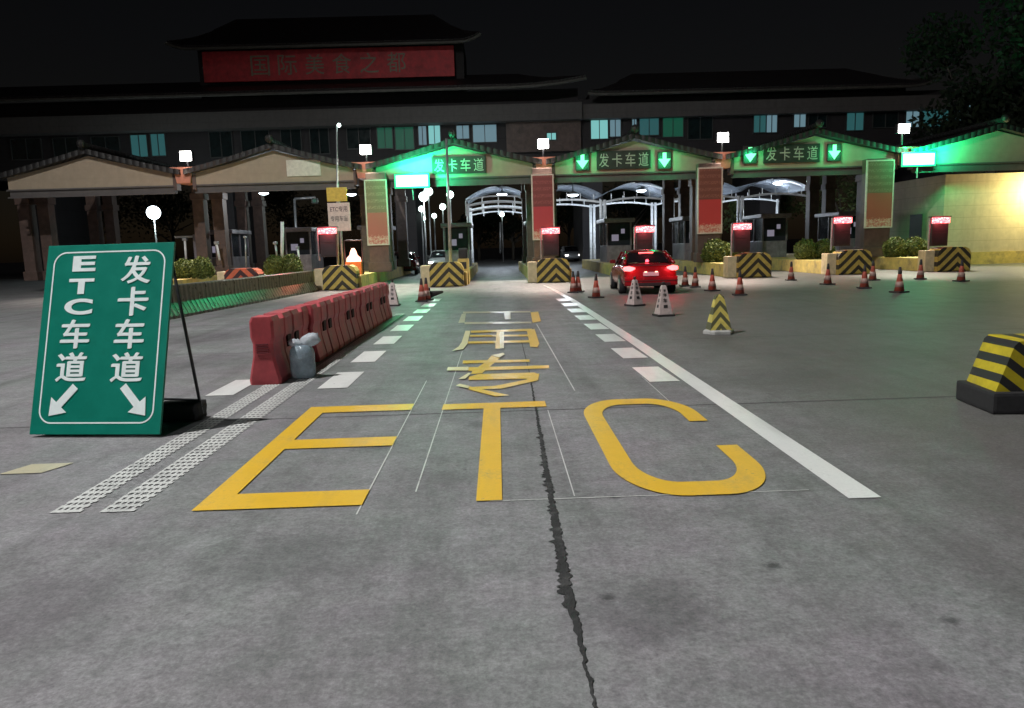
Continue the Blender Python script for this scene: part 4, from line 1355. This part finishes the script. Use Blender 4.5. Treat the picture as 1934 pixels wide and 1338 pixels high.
# windows of the overhead building
lit = {}
def win(px0, px1, py0, py1, m, Y=YB):
    a, b_ = P(px0, py0, Y - .06), P(px1, py1, Y - .06)
    x0, x1, z1, z0 = a.x, b_.x, a.z, b_.z
    b = MB()
    for xa, xb, za, zb in ((x0 - .07, x0, z0, z1), (x1, x1 + .07, z0, z1), (x0 - .07, x1 + .07, z0 - .08, z0), (x0 - .07, x1 + .07, z1, z1 + .07), ((x0 + x1) / 2 - .03, (x0 + x1) / 2 + .03, z0, z1)):
        b.box(xa, xb, Y - .12, Y - .004, za, zb)
    f = b.build('window', 'window_frame', bd)
    MB().box(x0, (x0 + x1) / 2 - .03, Y - .05, Y - .005, z0, z1).box((x0 + x1) / 2 + .03, x1, Y - .05, Y - .005, z0, z1).build('pane', m, f)
for x0, x1, y0, y1, m in ((100, 150, 262, 300, 'window_dark'), (172, 228, 260, 300, 'window_dark'), (246, 280, 256, 296, 'window_teal'), (284, 314, 254, 294, 'window_teal'), (395, 440, 250, 296, 'window_dark'), (455, 510, 248, 292, 'window_dark'),
                          (530, 570, 246, 290, 'window_dark'), (585, 622, 244, 290, 'window_dark'), (655, 700, 243, 280, 'window_dark'), (712, 742, 242, 280, 'window_green'), (746, 782, 241, 282, 'window_green'), (790, 806, 239, 274, 'window_blue'), (809, 832, 238, 272, 'window_cyan'),
                          (862, 886, 238, 262, 'window_blue'), (893, 938, 237, 268, 'window_blue'), (1116, 1148, 228, 262, 'window_cyan'), (1152, 1172, 227, 258, 'window_blue'), (1194, 1202, 226, 250, 'window_blue'),
                          (1208, 1244, 225, 255, 'window_teal'), (1252, 1290, 223, 258, 'window_green'), (1300, 1345, 221, 262, 'window_dark'), (1424, 1446, 215, 250, 'window_teal'), (1448, 1467, 214, 250, 'window_blue'), (1500, 1521, 212, 240, 'window_blue'), (1528, 1560, 211, 240, 'window_dark'), (1600, 1630, 209, 246, 'window_teal'),
                          (1650, 1695, 206, 240, 'window_dark'), (1712, 1735, 205, 240, 'window_blue'), (1742, 1790, 203, 240, 'window_teal'), (1798, 1846, 200, 232, 'window_blue'), (1860, 1910, 200, 232, 'window_dark'), (20, 80, 264, 300, 'window_dark')):
    win(x0, x1, y0, y1, m)
win(1033, 1050, 252, 264, 'window_cyan', YB - .5)

# ------------------------------------------------------------------ trees
def make_tree(name, label, loc, h, r, m, seed, nleaf, lean=0, group='dark trees beyond the toll lanes', th_=.22, leaf=.2):
    rnd = random.Random(seed)
    t = thing(name, label, 'tree', loc, rnd.uniform(0, 6), group)
    b = MB()
    b.tube((0, 0, 0), (lean, 0, h * .45), th_, th_ * .7, 10)
    clumps = []
    for k in range(11):
        a = rnd.uniform(0, 2 * PI)
        rr_ = r * rnd.uniform(.25, .85)
        c = Vector((lean + rr_ * math.cos(a), rr_ * math.sin(a), h * rnd.uniform(.52, .93)))
        b.tube((lean * .9, 0, h * rnd.uniform(.3, .45)), c, th_ * .4, .03, 6)
        clumps.append((c, r * rnd.uniform(.28, .5)))
    b.build('trunk', 'bark', t, True)
    f = MB()
    for _ in range(nleaf):
        c, cr = rnd.choice(clumps)
        d = Vector((rnd.gauss(0, 1), rnd.gauss(0, 1), rnd.gauss(0, .8)))
        q = c + d.normalized() * cr * rnd.random() ** .45
        e_ = Vector((rnd.gauss(0, 1), rnd.gauss(0, 1), rnd.gauss(0, 1))).normalized()
        g_ = e_.orthogonal().normalized()
        s = leaf * rnd.uniform(.6, 1.3)
        f.poly([q - e_ * s, q - g_ * s * .5, q + e_ * s, q + g_ * s * .5])
    f.build('crown', m, t)
for px, Y, h, r, lab in ((905, 92, 5.5, 3, 'dark low tree at the left side of the open lane'), (970, 88, 6.0, 3.2, 'dark round tree in the middle of the open lane view'), (1075, 96, 8, 4, 'dark tree right of the central red poster'), (1110, 88, 7, 3.2, 'dark tree left of the paired shelter posts'), (1190, 82, 8, 4, 'dark tree directly behind the red car'), (1235, 90, 8.5, 3.5, 'dark tree behind the fee display over the car'),
                         (700, 95, 9, 5, 'dark tree beyond the tall brownish poster'), (560, 90, 10, 5, 'dark tree beyond the second canopy'), (330, 88, 10, 6, 'dark tree beyond the twin columns'), (180, 86, 10, 6, 'dark tree beyond the leftmost canopy')):
    p = P(px, 480, Y)
    make_tree('dark_tree', lab, (p.x, Y, 0), h, r, 'leaf_dark', int(px), 2600)
for px, Y, h, r, lab in ((1410, 74, 6.2, 3.0, 'lit green tree behind the far right shelter, left one'), (1450, 72, 6.0, 2.8, 'lit green tree behind the far right shelter, right one'), (1590, 62, 7.5, 3.8, 'green tree between the right shelter and the olive poster')):
    p = P(px, 470, Y)
    make_tree('green_tree', lab, (p.x, Y, 0), h, r, 'leaf_street', int(px), 3000, 0, 'green trees beyond the right shelter', .18, .17)
p = P(1830, 300, 47)
make_tree('tall_tree', 'tall dim tree rising above the canopy at the right edge', (p.x + 1.5, 47, 0), 15.5, 6.0, 'leaf_dark', 99, 9000, 0, None, .35, .22)
